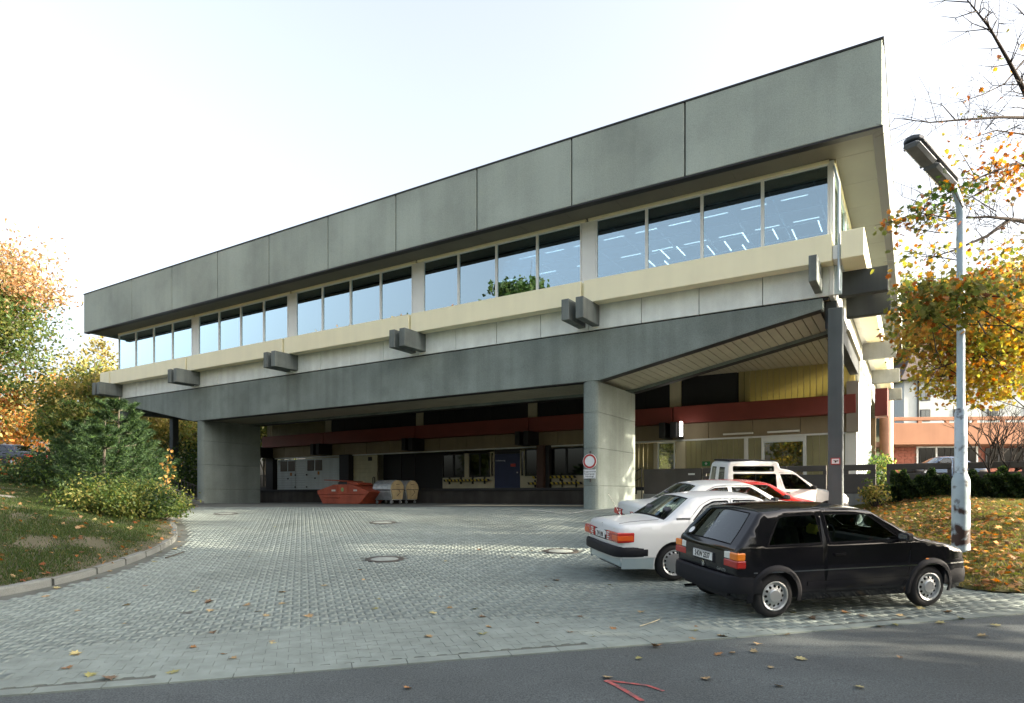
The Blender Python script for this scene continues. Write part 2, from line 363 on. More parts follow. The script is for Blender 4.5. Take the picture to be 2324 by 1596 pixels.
# edging strip of flat stones between paving and street
for k in range(0, 44):
    x0 = -7.0+k*.5; b = MB(); P = [(x0+.004, RD(x0+.004)), (x0+.496, RD(x0+.496)), (x0+.45, RD(x0+.45)+.165), (x0-.04, RD(x0-.04)+.165)]
    if x0 > 9: break
    b.add([(x, y, gz(y)+ZC+h) for h in (-.05, .002+.003*random.random()) for x, y in P], [(4, 5, 6, 7), (0, 1, 5, 4), (1, 2, 6, 5), (2, 3, 7, 6), (3, 0, 4, 7)])
    b.build('edging_stone', mt_paver, bed)
# manhole covers
mt_iron = M('cast_iron', (.05, .045, .04), .6, .3, var=.25, scale=9)
mt_disc = M('manhole_concrete', (.20, .225, .21), .9, var=.15, scale=6, grain=.2)
for (a, b, lab), p in zip(MANH, MANP):
    z = float(gz(p[1]))+ZC; sl_ = float(gz(p[1]+.2)-gz(p[1]-.2))/.4
    e = empty('manhole_cover', (p[0], p[1], z), (math.atan(sl_), 0, 0), label='round manhole cover '+lab, cat='manhole cover', group='manhole covers in the paving')
    MB().lathe([(.385, -.03), (.385, .004), (.375, .008), (.285, .008), (.275, 0), (.275, -.02)], 40).build('iron_ring', mt_iron, e, smooth=True)
    MB().lathe([(.272, -.02), (.272, .002), (.262, .006), (0.0, .007)], 36).build('concrete_disc', mt_disc, e, smooth=True)
# kerb stones
ks = empty('kerb', (KR[60][0], KR[60][1], g1(*KR[60])+ZC), kind='structure')
KS = resample(KERB, .05); d = 0; i = 40
while i+20 < len(KS)-10:
    seg = KS[i:i+20:4]; seg = np.vstack([seg, KS[i+19]]); m = len(seg)
    T = np.gradient(seg, axis=0); T /= np.linalg.norm(T, axis=1)[:, None]; Nn = np.c_[-T[:, 1], T[:, 0]]
    jz = random.uniform(-.008, .008); b = MB(); vs = []
    for q in range(m):
        h = float(gz(seg[q][1]))+ZC
        for off, z in ((-.005, -.1), (0, .085+jz), (.02, .115+jz), (.14, .115+jz), (.155, -.1)): p = seg[q]+Nn[q]*off; vs.append((p[0]-ks.location[0], p[1]-ks.location[1], h+z-ks.location[2]))
    fs = [(q*5+j, (q+1)*5+j, (q+1)*5+j+1, q*5+j+1) for q in range(m-1) for j in range(4)]+[(0, 1, 2, 3, 4), tuple(range(5*m-1, 5*m-6, -1))]
    b.add(vs, fs)
    if seg[0][0] > -12 and seg[0][1] < 24: b.build('kerb_stone', mt_kerb, ks)
    i += 20
# lawns
def lawnmat(name, g0, g1_, brown, bare=None, bth=.62, sc=2.2):
    m = M(name, g0, 1., var=.0, bump=.6, bscale=90); t = m.node_tree; N = t.nodes; L = t.links; b = N['Principled BSDF']
    g = N.new('ShaderNodeNewGeometry')
    def nz(s, d=6):
        n = N.new('ShaderNodeTexNoise'); n.inputs['Scale'].default_value = s; n.inputs['Detail'].default_value = d; L.new(g.outputs['Position'], n.inputs[0]); return n.outputs[0]
    def rmp(src, a, ca_, b_, cb):
        r = N.new('ShaderNodeValToRGB'); e = r.color_ramp.elements; e[0].position = a; e[0].color = (*ca_, 1); e[1].position = b_; e[1].color = (*cb, 1); L.new(src, r.inputs[0]); return r.outputs[0]
    def mix(f, a, c):
        x = N.new('ShaderNodeMixRGB'); L.new(f, x.inputs[0]); L.new(a, x.inputs[1])
        if isinstance(c, tuple): x.inputs[2].default_value = (*c, 1)
        else: L.new(c, x.inputs[2])
        return x.outputs[0]
    o = rmp(nz(sc*14), .3, g0, .7, g1_)
    o = mix(rmp(nz(sc), .45, (0,)*3, .65, (.7,)*3), o, brown)
    if bare: o = mix(rmp(nz(.42, 5), bth, (0,)*3, bth+.06, (1,)*3), o, bare)
    L.new(o, b.inputs['Base Color']); return m
mt_lawnl = lawnmat('lawn_soil_left', (.045, .045, .022), (.075, .068, .042), (.085, .072, .05), (.16, .155, .135), .62)
mt_lawnr = lawnmat('lawn_soil_right', (.05, .06, .018), (.09, .08, .025), (.12, .065, .025))
lawn_l = polysheet('lawn', np.vstack([KR[20::2], [(-40, 50), (-60, 50), (-60, -2)]]), .7, h_left, mt_lawnl, -.01, kind='structure')
lawn_r = polysheet('lawn', np.vstack([LR[::2], [(14, 40), (42, 40), (42, 18)]]), .7, h_right, mt_lawnr, -.01, kind='structure')
# ------------------------------------------------------------ main building: u runs left along the front, v into the building, w up from the eye level
BA, BB = .8508, .5255
def UV(u, v, w=0.): return (-BA*u+BB*v, BB*u+BA*v, w+ZC)
def Ux(x, v):
    t = (x-PX)/FOC; Z = v/(BB*t+BA); return (-BA*t+BB)*Z
U0, V0, W0 = 22., 31., -.43
hall = empty('office_hall', UV(U0, V0, W0), (0, 0, -math.atan2(BB, BA)), label='long raised office block of grey concrete and glass carried on concrete pillars', cat='building')
def T3(u, v, w): return (-(u-U0), v-V0, w-W0)
def bx(name, u0, u1, v0, v1, w0, w1, mat, c=.008, par=None, **k):
    a = T3(u0, v0, w0); b = T3(u1, v1, w1); return MB().box(a[0], b[0], a[1], b[1], a[2], b[2], c).build(name, mat, par or hall, **k)
class UB(MB):
    def ub(s, u0, u1, v0, v1, w0, w1, c=0, m=0):
        a = T3(u0, v0, w0); b = T3(u1, v1, w1); return s.box(a[0], b[0], a[1], b[1], a[2], b[2], c, m)
VF, VW, VY, VB, VB2, VR, VD, VP = 20.18, 21.52, 21.0, 21.57, 25.25, 31.0, 27.6, 27.0
WS, WT = 10.0, 12.35
BAY = [2.06+7.98*i for i in range(6)]
# concrete fascia panels
js = [43.34]+[Ux(x, VF) for x in (299, 390, 493, 610, 744, 898, 1082, 1297, 1554)]+[.71]
for a, b in zip(js[:-1], js[1:]): bx('fascia_panel', a-.026, b+.026, VF, VF+.26, WS, WT-.04, mt_fascia, .012)
for k in range(8):
    v0 = VF+.28+k*4.0; bx('fascia_panel', .71, .95, v0, v0+3.976, WS, WT-.04, mt_fascia, .006)
    bx('fascia_panel', 43.10, 43.34, v0, v0+3.976, WS, WT-.04, mt_fascia, .006)
bx('joint_backing', .8, 43.2, VF+.12, VF+.2, WS+.03, WT-.07, mt_black, 0)
bx('coping', .69, 43.36, VF-.02, VF+.30, WT-.04, WT+.02, mt_black, .005)
bx('coping', .69, .97, VF+.30, 52.6, WT-.04, WT+.02, mt_black, .005)
bx('drip_edge', .72, 43.33, VF+.012, VF+.29, WS-.055, WS, mt_black, .004)
bx('drip_edge', .72, .98, VF+.29, 52.5, WS-.055, WS, mt_black, .004)
bx('roof_slab', 1.0, 43.1, VF+.4, 52.4, WT-.5, WT-.06, mt_concd, 0)
# soffit panels
for k in range(22):
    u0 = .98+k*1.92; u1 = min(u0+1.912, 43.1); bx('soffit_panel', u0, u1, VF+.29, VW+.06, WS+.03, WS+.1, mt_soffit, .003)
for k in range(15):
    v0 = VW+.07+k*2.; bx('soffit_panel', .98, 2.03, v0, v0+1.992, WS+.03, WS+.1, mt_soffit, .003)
# upper storey windows
PH = .29; WSILL, WHEAD = 7.35, 9.93
def window(u0, u1, v, wb, wt, fm=mt_white, gm=mt_glass, fr=.045, dp=.09):
    b = UB(); b.ub(u0, u0+fr, v, v+dp, wb, wt); b.ub(u1-fr, u1, v, v+dp, wb, wt); b.ub(u0+fr, u1-fr, v, v+dp, wb, wb+fr); b.ub(u0+fr, u1-fr, v, v+dp, wt-fr, wt)
    f = b.build('window', fm, hall)
    p = UB(); p.ub(u0+fr-.004, u1-fr+.004, v+.045, v+.055, wb+fr-.004, wt-fr+.004); o = p.build('pane', gm, hall)
    o.parent = f; return f
for i in range(5):
    a, b = BAY[i]+(PH if i else .10), BAY[i+1]-(PH if i < 4 else .0); s = (b-a)/4
    for k in range(4): window(a+k*s, a+(k+1)*s-.004, VW, WSILL, WHEAD)
    if i: bx('white_pier', BAY[i]-PH+.005, BAY[i]+PH-.005, VW+.012, VW+.3, WSILL, WHEAD, mt_white, .01)
    bx('window_head', BAY[i]+.1, BAY[i+1], VW-.03, VW+.1, WHEAD+.003, WS+.028, mt_yellow, .004)
bx('corner_post', 2.03, 2.155, VW-.0, VW+.12, 5.98, WS, mt_white, .01)
# yellow parapet band
for i in range(5): bx('parapet_panel', BAY[i]+(.06 if i else -.02), BAY[i+1]-.06, VY, VW-.05, 6.83, 7.63, mt_yellow, .012)
bx('parapet_panel', BAY[5]+.06, 43.1, VY, VW-.05, 6.83, 7.63, mt_yellow, .012)
for i in range(1, 6): bx('parapet_joint', BAY[i]-.058, BAY[i]+.058, VY+.12, VW-.06, 6.85, 7.6, mt_yellow, .002)
MB().tube([T3(1.86, VY+.06, 5.95), T3(1.86, VY+.06, 9.1), T3(2.02, VY+.42, 9.75)], .036, 10).build('downpipe', M('pipe_paint', (.40, .48, .53), .4, var=.05), hall, smooth=True)
# pale panels under the parapet
for i in range(5):
    a, b = BAY[i]+(.45 if i else .05), BAY[i+1]-.45; s = (BAY[i+1]-BAY[i])/4
    for k in range(4):
        x0 = BAY[i]+k*s; bx('wall_panel', x0+.012, x0+s-.012, VW+.03, VW+.14, 5.985, 6.95, mt_panel, .006)
bx('panel_backing', 2.2, 41.9, VW+.1, VW+.2, 5.9, 7.3, mt_black, 0)
bx('shadow_gap', 2.3, 41.8, VW+.10, VB+.3, 5.93, 5.985, mt_black, 0)
# paired concrete brackets
for i in range(1, 6):
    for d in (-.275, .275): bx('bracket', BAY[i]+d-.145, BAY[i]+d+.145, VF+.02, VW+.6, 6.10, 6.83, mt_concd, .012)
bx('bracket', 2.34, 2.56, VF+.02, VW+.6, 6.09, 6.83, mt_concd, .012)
# haunched concrete beams
def haunch(v0, v1, mat):
    P = [(2.34, 5.94), (2.34, 5.62), (9.62, 4.15), (34.2, 4.15), (41.73, 5.62), (41.73, 5.94)]
    P = [(-(u-U0), w_-W0) for u, w_ in P]; b = MB(); b.prism(P, v0-V0, v1-V0, 'y'); return b.build('concrete_beam', mat, hall, bevel=.02)
mt_beam = M('concrete_beam', (.205, .242, .222), .88, var=.2, scale=.6, bump=.3, bscale=50, streak=.16, grain=.16, gscale=30, blotch=.3, bcol=(.11, .13, .12), bsc=.7, bth=.55)
haunch(VB, VB+.40, mt_beam); haunch(VB2-.40, VB2, mt_beam)
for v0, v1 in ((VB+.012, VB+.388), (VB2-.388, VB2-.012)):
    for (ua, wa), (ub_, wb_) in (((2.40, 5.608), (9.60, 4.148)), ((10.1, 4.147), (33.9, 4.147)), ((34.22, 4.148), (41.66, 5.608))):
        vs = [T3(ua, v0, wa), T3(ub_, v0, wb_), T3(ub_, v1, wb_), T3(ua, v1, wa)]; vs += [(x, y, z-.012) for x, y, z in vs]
        MB().add(vs, [(0,1,2,3), (7,6,5,4), (0,4,5,1), (1,5,6,2), (2,6,7,3), (3,7,4,0)]).build('beam_dark_strip', mt_black, hall)  # thin black strip added to darken the underside of each beam
def wbot(u): return float(np.interp(u, [2.34, 9.62, 34.2, 41.73], [5.62, 4.15, 4.15, 5.62]))
us = np.arange(2.5, 41.6, .272)
for u in us:
    a, b = u, u+.246; h0, h1 = wbot(a)+.12, wbot(b)+.12
    vs = [T3(a, VB+.40, h0), T3(b, VB+.40, h1), T3(b, VB2-.40, h1), T3(a, VB2-.40, h0)]; vs += [(x, y, z+.03) for x, y, z in vs]
    MB().add(vs, [(0,1,2,3), (7,6,5,4), (0,4,5,1), (1,5,6,2), (2,6,7,3), (3,7,4,0)]).build('ceiling_plank', mt_plank, hall)
for k in range(37):
    u = 1.9+k*.272; bx('ceiling_plank', u, u+.246, VB2+.02, VR+.2, 5.69, 5.72, mt_plank, 0)
bx('ceiling_board', 1.9+37*.272, 41.8, VB2+.02, VR+.2, 5.69, 5.74, mt_plank, 0)
b = MB()
P = [(2.34, 5.80), (9.62, 4.33), (34.2, 4.33), (41.73, 5.80)]; vs = [T3(u, v, w_) for u, w_ in P for v in (VB+.40, VB2-.40)]
b.add(vs, [(0,1,3,2), (2,3,5,4), (4,5,7,6)]).build('plank_backing', mt_black, hall); bx('plank_backing', 1.9, 12.2, VB2+.02, VR+.2, 5.735, 5.745, mt_black, 0)
bx('floor_slab', 2.2, 41.9, VB+.45, 50, 5.78, 5.93, mt_black, 0)
# slab pillars with rounded noses
for uc, ln in ((BAY[1]-.02, 3.75), (BAY[4]-.28, 3.75)):
    h = .30; P = []
    for a in np.linspace(math.pi, 2*math.pi, 9): P.append((h*math.cos(a), .16+.16*math.sin(a)*1.0))
    P += [(h, ln), (-h, ln)]
    P = [(-(uc-U0)+x, VB-V0+.0+y) for x, y in P]
    b = MB(); z = -1.0
    for w0, w1 in ((-1.0, .36), (.372, 1.72), (1.732, 3.02), (3.032, 4.149)): b.prism(P, w0-W0, w1-W0, 'z')
    b.build('concrete_pillar', mt_beam, hall)
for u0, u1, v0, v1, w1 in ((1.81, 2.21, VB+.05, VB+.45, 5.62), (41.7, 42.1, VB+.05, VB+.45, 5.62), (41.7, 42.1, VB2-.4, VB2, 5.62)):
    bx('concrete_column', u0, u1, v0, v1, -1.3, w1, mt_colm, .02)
# side: transverse beams, brackets, parapet, glazing
bx('side_beam', 2.0, 2.32, VB+.42, VR, 5.1, 5.93, mt_conc_shade, .012)
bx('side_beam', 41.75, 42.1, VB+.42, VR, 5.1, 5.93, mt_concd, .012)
for v in (22.23, 25.0, 33.1, 40.5, 48.0): bx('bracket', .66, 1.98, v, v+.3, 6.10, 6.83, mt_conc_shade if v < 30 else mt_conc, .012)  # near two take the shade-darkened concrete, the farther ones the plain one
for v0, v1 in ((20.97, 33.0), (33.1, 40.4), (40.5, 50)): bx('parapet_panel', 1.21, 1.80, v0, v1, 6.83, 7.63, mt_yellow, .012)
bx('parapet_floor', 1.80, 2.03, VY+.1, 50, 6.9, 7.3, mt_white, 0)
bx('bracket_infill', 1.83, 2.33, VW+.05, VW+.16, 6.0, 6.84, M('blue_panel', (.42, .52, .55), .6, var=.06, scale=2), .006)
k = VW+.14
while k < 49:
    b = UB(); b.ub(2.03, 2.12, k, k+.06, WSILL, WHEAD); b.ub(2.03, 2.12, k+1.84, k+1.9, WSILL, WHEAD); b.ub(2.03, 2.12, k+.06, k+1.84, WSILL, WSILL+.05); b.ub(2.03, 2.12, k+.06, k+1.84, WHEAD-.05, WHEAD)
    f = b.build('window', mt_white, hall); p = UB(); p.ub(2.07, 2.08, k+.05, k+1.85, WSILL+.04, WHEAD-.04); p.build('pane', mt_glass, hall).parent = f
    bx('wall_panel', 2.06, 2.18, k+.01, k+1.89, 5.985, 6.95, mt_white, .005)
    k += 1.905
bx('window_head', 1.99, 2.1, VW+.11, 50, WHEAD+.003, WS+.028, mt_yellow, .003)
bx('end_wall', 41.97, 42.1, 27, 50, 5.95, WS, mt_white, 0); bx('rear_wall', 2.2, 42, 50, 50.2, -1, WS, mt_brown, 0)
for k in range(3): bx('window_panel', 42.0, 42.1, VW+.2+k*1.8, VW+1.9+k*1.8, WSILL, WHEAD, mt_glass, 0)
# upper room: floor, ceiling grid, back wall and tube lamps
bx('room_floor', 2.2, 41.9, VW+.35, 49.8, 5.96, 6.0, mt_brown, 0)
bx('room_ceiling', 2.2, 41.9, VW+.35, 49.8, 9.9, 9.96, M('room_ceiling', (.16, .16, .16), .9, var=.1), 0)
bx('partition', 2.3, 41.8, 36, 36.12, 6.0, 9.9, M('room_wall', (.20, .24, .27), .8, var=.1), 0)
gr = UB()
for v in np.arange(22.4, 36, 1.3): gr.ub(2.3, 41.8, v, v+.05, 9.62, 9.66)
for u in np.arange(2.6, 41.8, 1.33): gr.ub(u, u+.05, 21.95, 35.9, 9.665, 9.7)
gr.build('ceiling_grid', M('ceiling_rail', (.6, .64, .66), .5, var=0), hall)
for k in range(9):
    u = 2.75+k*.78+.12*math.sin(k*2.3); v = 24.2+.35*math.sin(k*1.7)
    bx('tube_lamp', u, u+.035, v, v+1.05, 9.30, 9.325, mt_tube, 0)
    if k % 2: bx('tube_lamp', u+.25, u+.29, v+1.2, v+1.9, 9.30, 9.33, mt_tube, 0)
for row, (v, w_) in enumerate(((23.9, 9.30), (22.7, 9.62), (25.9, 9.3))):
    for k in range(6 if row != 1 else 10): u = 2.7+k*1.25+.2*row; bx('tube_lamp', u, u+.8, v, v+.03, w_, w_+.025, mt_tubed, 0)
for k in range(14): u = 10.8+k*1.9; bx('tube_lamp', u, u+.9, 24.0, 24.04, 9.35, 9.38, mt_tubed, 0)
# ---- recessed ground floor
RB = 30.55                                     # plane of the red band
UL = Ux(594, RB)
rb = [BAY[0]-.02, BAY[1]-.2, BAY[2]-.2, BAY[3]-.2, BAY[4]-.2, UL]
for a, b in zip(rb[:-1], rb[1:]): bx('red_band', a+.03, b-.03, RB, VR, 3.45, 4.24, mt_red, .01)
bx('red_band', .9, 1.35, RB-.6, RB+.3, 3.2, 4.3, mt_red, .01)
for i in range(1, 6):
    u = min(BAY[i]-.2, UL-.3)
    for d in (-.27, .27): bx('wall_bracket', u+d-.15, u+d+.15, RB-.75, VR, 2.72, 3.44, mt_black, .008)
    bx('clerestory_post', u-.28, u+.28, VR-.02, VR+.2, 4.25, 5.69, mt_cream, .01)
s = 7.98/4; u = BAY[0]+.2
while u < UL-.6:
    u1 = min(u+s, UL); bx('wall_panel', u+.012, u1-.012, VR-.05, VR+.06, 2.70, 3.44, mt_brown, .005); u += s
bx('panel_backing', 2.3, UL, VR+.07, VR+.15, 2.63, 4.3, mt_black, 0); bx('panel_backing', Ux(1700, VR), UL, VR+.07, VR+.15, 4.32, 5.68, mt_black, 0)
# U-glass strips
def uglass(u0, u1, w0, w1, mat, step=.25, v=VR, name='channel_glass'):
    n = max(1, round((u0-u1)/step)) if u0 > u1 else max(1, round((u1-u0)/step)); a, b = min(u0, u1), max(u0, u1); s = (b-a)/n
    for k in range(n): bx(name, a+k*s+.012, a+(k+1)*s-.012, v, v+.05, w0, w1, mat, .004)
def ugl(name, col, tr): 
    m = M(name, col, .3, var=.22, scale=.8, spec=.5, streak=.12); t = m.node_tree; N = t.nodes; L = t.links
    b = N['Principled BSDF']; x = N.new('ShaderNodeMixShader'); x.inputs[0].default_value = tr; q = N.new('ShaderNodeBsdfTranslucent'); q.inputs[0].default_value = (*[min(1, c*1.6) for c in col], 1)
    L.new(b.outputs[0], x.inputs[1]); L.new(q.outputs[0], x.inputs[2]); L.new(x.outputs[0], N['Material Output'].inputs[0]); return m
mt_ug = ugl('channel_glass', (.44, .39, .20), .5); mt_ugl = ugl('channel_glass_pale', (.36, .34, .19), .35); mt_ugd = ugl('channel_glass_dull', (.26, .23, .11), .3)
bx('clerestory_pane', Ux(1672, VR), BAY[1]-.5, VR, VR+.04, 4.25, 5.69, mt_black, 0)
uglass(BAY[0]+.05, Ux(1676, VR), 4.25, 5.69, mt_ug)
for i in (1, 2, 3):
    a, b = BAY[i]+.1, BAY[i+1]-.5; n = 6; s = (b-a)/n
    for k in range(n): bx('clerestory_pane', a+k*s+.01, a+(k+1)*s-.01, VR, VR+.04, 4.25, 5.69, mt_black, .004)
uglass(BAY[4]+.1, UL-.4, 4.25, 5.69, mt_ugd)
bx('clerestory_post', UL-.38, UL-.1, VR-.02, VR+.2, 4.25, 5.69, mt_white, .01)
# ground floor front, right bay: posts, channel glass, door
WF, WL = .39, 2.69
bx('lintel', 2.0, UL, VR-.06, VR+.02, 2.62, 2.70, mt_white, .005)
def X(x): return Ux(x, VR)
bx('wall_post', X(1557), X(1535), VR-.1, VR+.2, WF, WL-.08, mt_cream, .01)
uglass(X(1689), X(1557), WF, 2.62, mt_ugl)
bx('door_post', X(1698), X(1689), VR-.05, VR+.1, WF, 2.62, mt_white, .005)
uglass(X(1728), X(1698), WF, 2.62, mt_ugl)
bx('door_post', X(1732), X(1728), VR-.05, VR+.1, WF, 2.62, mt_white, .005)
window(X(1826), X(1732), VR-.03, WF, 2.45, mt_alu, glass('door_glass', (.45, .40, .3), 4.5), .06)
bx('door_head', X(1826), X(1732), VR-.03, VR+.08, 2.45, 2.62, mt_white, .004)
bx('door_post', X(1830), X(1826), VR-.05, VR+.1, WF, 2.62, mt_white, .005)
uglass(X(1921), X(1830), WF, 2.62, mt_ugl)
tl = bx('tube_lamp', X(1711), X(1643), VR-.2, VR-.08, 2.80, 2.88, mt_tubeoff, .01); bx('tube_lamp', X(1816), X(1743), VR-.2, VR-.08, 2.80, 2.88, mt_tubeoff, .01)
bx('strip_lamp', Ux(1549, RB-.8), Ux(1543, RB-.8), RB-.85, RB-.78, 2.75, 3.42, mt_tube, 0)
# green emergency sign and its pictogram
sg = bx('exit_sign', X(1612), X(1594), VR-.04, VR-.02, 1.40, 1.62, M('sign_green', (.03, .22, .07), .5, var=0), .002)
b = UB(); b.ub(X(1604.5), X(1601.5), VR-.046, VR-.042, 1.45, 1.57); b.ub(X(1606), X(1600), VR-.046, VR-.042, 1.50, 1.53); b.build('pictogram', mt_white, hall).parent = sg
# second bay behind the pillar
uglass(X(1470), X(1400), WF, 2.6, mt_ugd); bx('wall_post', X(1492), X(1484), VR-.06, VR+.1, WF, 2.6, mt_cream, .01)
uglass(X(1484), X(1470), WF, 2.6, mt_ugd)
window(X(1532), X(1493), VR-.03, WF, 2.6, mt_alu, glass('side_glass', (.35, .38, .3), 4.5), .05)
# middle bay with blue door
def C6(x): return X((900+x/3.547)/1.1015)
def K(y6, v=VR): return None
bx('wall_infill', C6(1192), C6(732), VR, VR+.1, WF, 1.06, mt_cream, .005); bx('wall_infill', C6(1990), C6(1420), VR, VR+.1, WF, 1.06, mt_cream, .005)
for a, b in ((732, 830), (832, 928), (970, 1062), (1064, 1153)): window(C6(b), C6(a), VR-.02, 1.08, 2.45, mt_dark, mt_dglass, .05)
bx('wall_post', C6(968), C6(930), VR-.05, VR+.1, 1.06, 2.45, mt_cream, .008)
window(C6(1192), C6(1156), VR-.03, 1.06, 2.5, mt_cream, mt_dglass, .05); window(C6(1460), C6(1422), VR-.03, 1.06, 2.5, mt_cream, mt_dglass, .05)
dr = bx('blue_door', C6(1420), C6(1196), VR-.02, VR+.06, WF, 2.35, M('blue_door', (.022, .035, .10), .5, var=.05), .01)
bx('door_head', C6(1420), C6(1196), VR-.02, VR+.06, 2.36, 2.62, mt_black, 0)
bx('notice', C6(1382), C6(1338), VR-.035, VR-.022, 1.62, 1.78, M('notice_red', (.55, .06, .05), .5, var=0), .002, par=dr).parent = dr
dr.matrix_parent_inverse = Matrix.Identity(4)
tx = text_mesh('lettering', 'Anlieferung', .13, mt_white, dr, T3(C6(1246), VR-.024, 1.98), (R(90), 0, 0), .001, 1.1)
bx('door_handle', C6(1402), C6(1394), VR-.08, VR-.02, 1.25, 1.32, mt_alu, .005).parent = dr
for a, b in ((1465, 1600), (1690, 1830), (1832, 1985)): window(C6(b), C6(a), VR-.02, 1.08, 2.55, mt_dark, mt_dglass, .05)
bx('wall_column', C6(1663), C6(1604), VR-.5, VR-.05, WF, 2.7, M('oxide_red', (.09, .05, .04), .7, var=.1), .01)
bx('wall_column', C6(1700), C6(1668), VR-.3, VR-.02, WF, 2.7, mt_black, .01)
# striped bumper rails
mt_hy = M('hazard_yellow', (.55, .42, .05), .6, var=.1)
for a, b, w0 in ((1165, 750, .83), (1930, 1545, .93), (1985, 1500, .60)):
    u0, u1 = C6(a), C6(b); n = int((u1-u0)/.13); r = empty('bumper_rail', T3(u0, VR-.2, w0), parent=hall)
    for k in range(n):
        x = -k*.13; MB().add([(x, 0, 0), (x-.13, 0, 0), (x-.13-.07, 0, .13), (x-.07, 0, .13), (x, .06, 0), (x-.13, .06, 0), (x-.2, .06, .13), (x-.07, .06, .13)], [(0,3,2,1), (4,5,6,7), (0,1,5,4), (1,2,6,5), (2,3,7,6), (3,0,4,7)]).build('stripe', mt_hy if k % 2 else mt_black, r)
    for k in range(4):
        x = -(u1-u0)*(k+.5)/4; MB().box(x-.02, x+.02, .06, .2, -.15, .25).build('rail_post', mt_black, r)
# dark open bay, doors at the left
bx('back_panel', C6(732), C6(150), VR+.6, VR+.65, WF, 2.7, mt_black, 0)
for x in (330, 450): bx('door_post', C6(x+6), C6(x), VR+.3, VR+.4, WF, 2.6, mt_dark, 0)
def C5(x): return X((400+x/3.547)/1.1015)
def slatdoor(u0, u1, w0, w1, mat, n, name):
    e = empty(name, T3(u0, VR, w0), parent=hall); L = u1-u0; h = (w1-w0)/n
    for k in range(n): MB().box(-L, 0, 0, .06, k*h+.004, (k+1)*h-.004, .012).build('door_slat', mat, e)
    return e
mt_wd = M('white_door', (.58, .64, .64), .55, var=.06, streak=.12); mt_cd = M('cream_door', (.62, .58, .40), .6, var=.12, scale=2, streak=.1)
d1 = slatdoor(C5(1625), C5(1205), WF+.02, 2.55, mt_wd, 13, 'sectional_door'); d2 = slatdoor(C5(1200), C5(1040), WF+.02, 2.55, mt_wd, 13, 'sectional_door')
d3 = slatdoor(C5(1925), C5(1715), WF+.02, 2.6, mt_cd, 8, 'cream_door')
for a, b in ((1070, 1128), (1138, 1196), (1308, 1365), (1378, 1438)): bx('door_window', C5(b), C5(a), VR-.03, VR+.01, 1.72, 2.45, M('brown_glass', (.09, .07, .05), .3, var=.05), .01)
for x, w_ in ((1164, 1.62), (1408, 1.66)): bx('latch', C5(x+6), C5(x-6), VR-.06, VR+.0, w_-.22, w_, M('latch_orange', (.45, .2, .05), .5, var=0), .003)
for x, w_ in ((1202, 1.45), (1302, 1.45), (1136, 1.2), (1376, 1.2), (1200, .6), (1302, .6)): bx('hinge', C5(x+5), C5(x-5), VR-.04, VR+.0, w_-.05, w_+.05, mt_black, .003)
bx('vent', C5(1880), C5(1846), VR-.02, VR+.01, 2.25, 2.5, mt_black, .003)
MB().tube([T3(C5(1895), VR-.08, .7), T3(C5(1895), VR-.08, 1.15), T3(C5(1903), VR-.08, 1.2), T3(C5(1911), VR-.08, 1.15), T3(C5(1911), VR-.08, .7)], .025, 6).build('door_handle', mt_black, hall)
bx('wall_column', C5(1712), C5(1628), VR-.4, VR+.1, WF, 2.7, mt_black, .01); bx('wall_column', UL-.1, UL-.9, VR-.2, VR+.2, -.5, 2.7, mt_black, .01)
# loading dock
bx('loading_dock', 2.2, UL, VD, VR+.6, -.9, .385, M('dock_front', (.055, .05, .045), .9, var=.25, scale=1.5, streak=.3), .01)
bx('dock_edge', 9.6, UL, VD-.07, VD-.002, .25, .38, mt_black, .01)
bx('dock_kerb', Ux(1330, VD-.6), Ux(640, VD-.6), VD-.65, VD-.1, -.9, -.40, mt_kerb, .01)
# dark slotted parapet of the ramp
mt_par = M('ramp_parapet', (.085, .078, .072), .7, var=.12, scale=1.2, streak=.15)
def ppanel(x1, x0, slot=None):
    u0, u1 = Ux(x0, VP), Ux(x1, VP); b = UB()
    if slot is None: b.ub(u0, u1, VP, VP+.12, .08, 1.14, .02)
    else:
        s0, s1 = Ux(slot[1], VP), Ux(slot[0], VP); b.ub(u0, u1, VP, VP+.12, .08, .80, .02); b.ub(u0, u1, VP, VP+.12, .92, 1.14, .02); b.ub(u0, s0, VP+.001, VP+.119, .80, .92); b.ub(s1, u1, VP+.001, VP+.119, .80, .92)
    return b.build('ramp_parapet', mt_par, hall)
ppanel(1461, 1592); ppanel(1594, 1786, (1602, 1680)); ppanel(1788, 1876, (1806, 1868)); ppanel(1912, 1988, (1926, 1976)); ppanel(2012, 2160, (2030, 2150)); ppanel(2164, 2330, (2180, 2320))
bx('ramp_base', Ux(2340, VP+.1), Ux(1461, VP+.1), VP+.02, VP+.3, -.9, .075, mt_conc, .01)
bx('notice', Ux(1577, VP), Ux(1562, VP), VP-.012, VP-.002, .86, .93, mt_white, .002); bx('ramp_floor', -6, Ux(1461, VP+.3), VP+.3, VD, -.9, .38, mt_conc, .01)
# stair and handrail at the left end of the parapet
us_ = Ux(1461, VP+.1)
for k in range(5): bx('stair_step', us_+.02+k*.30, us_+.31+k*.30, VP+.1, VD-.1, -.9, .38-.16*(k+1), mt_cream, .01)
b = MB(); q0, q1 = T3(us_+.1, VP+.1, 1.2), T3(us_+1.5, VP+.1, .45); b.tube([q0, q1], .02, 6); b.tube([T3(us_+.1, VP+.1, .8), T3(us_+1.5, VP+.1, .05)], .015, 6)
for k in range(4): u = us_+.1+k*.45; b.tube([T3(u, VP+.1, -.4), T3(u, VP+.1, 1.2-.75*k*.45/1.4)], .018, 6)
b.build('handrail', mt_dark, hall, smooth=True)
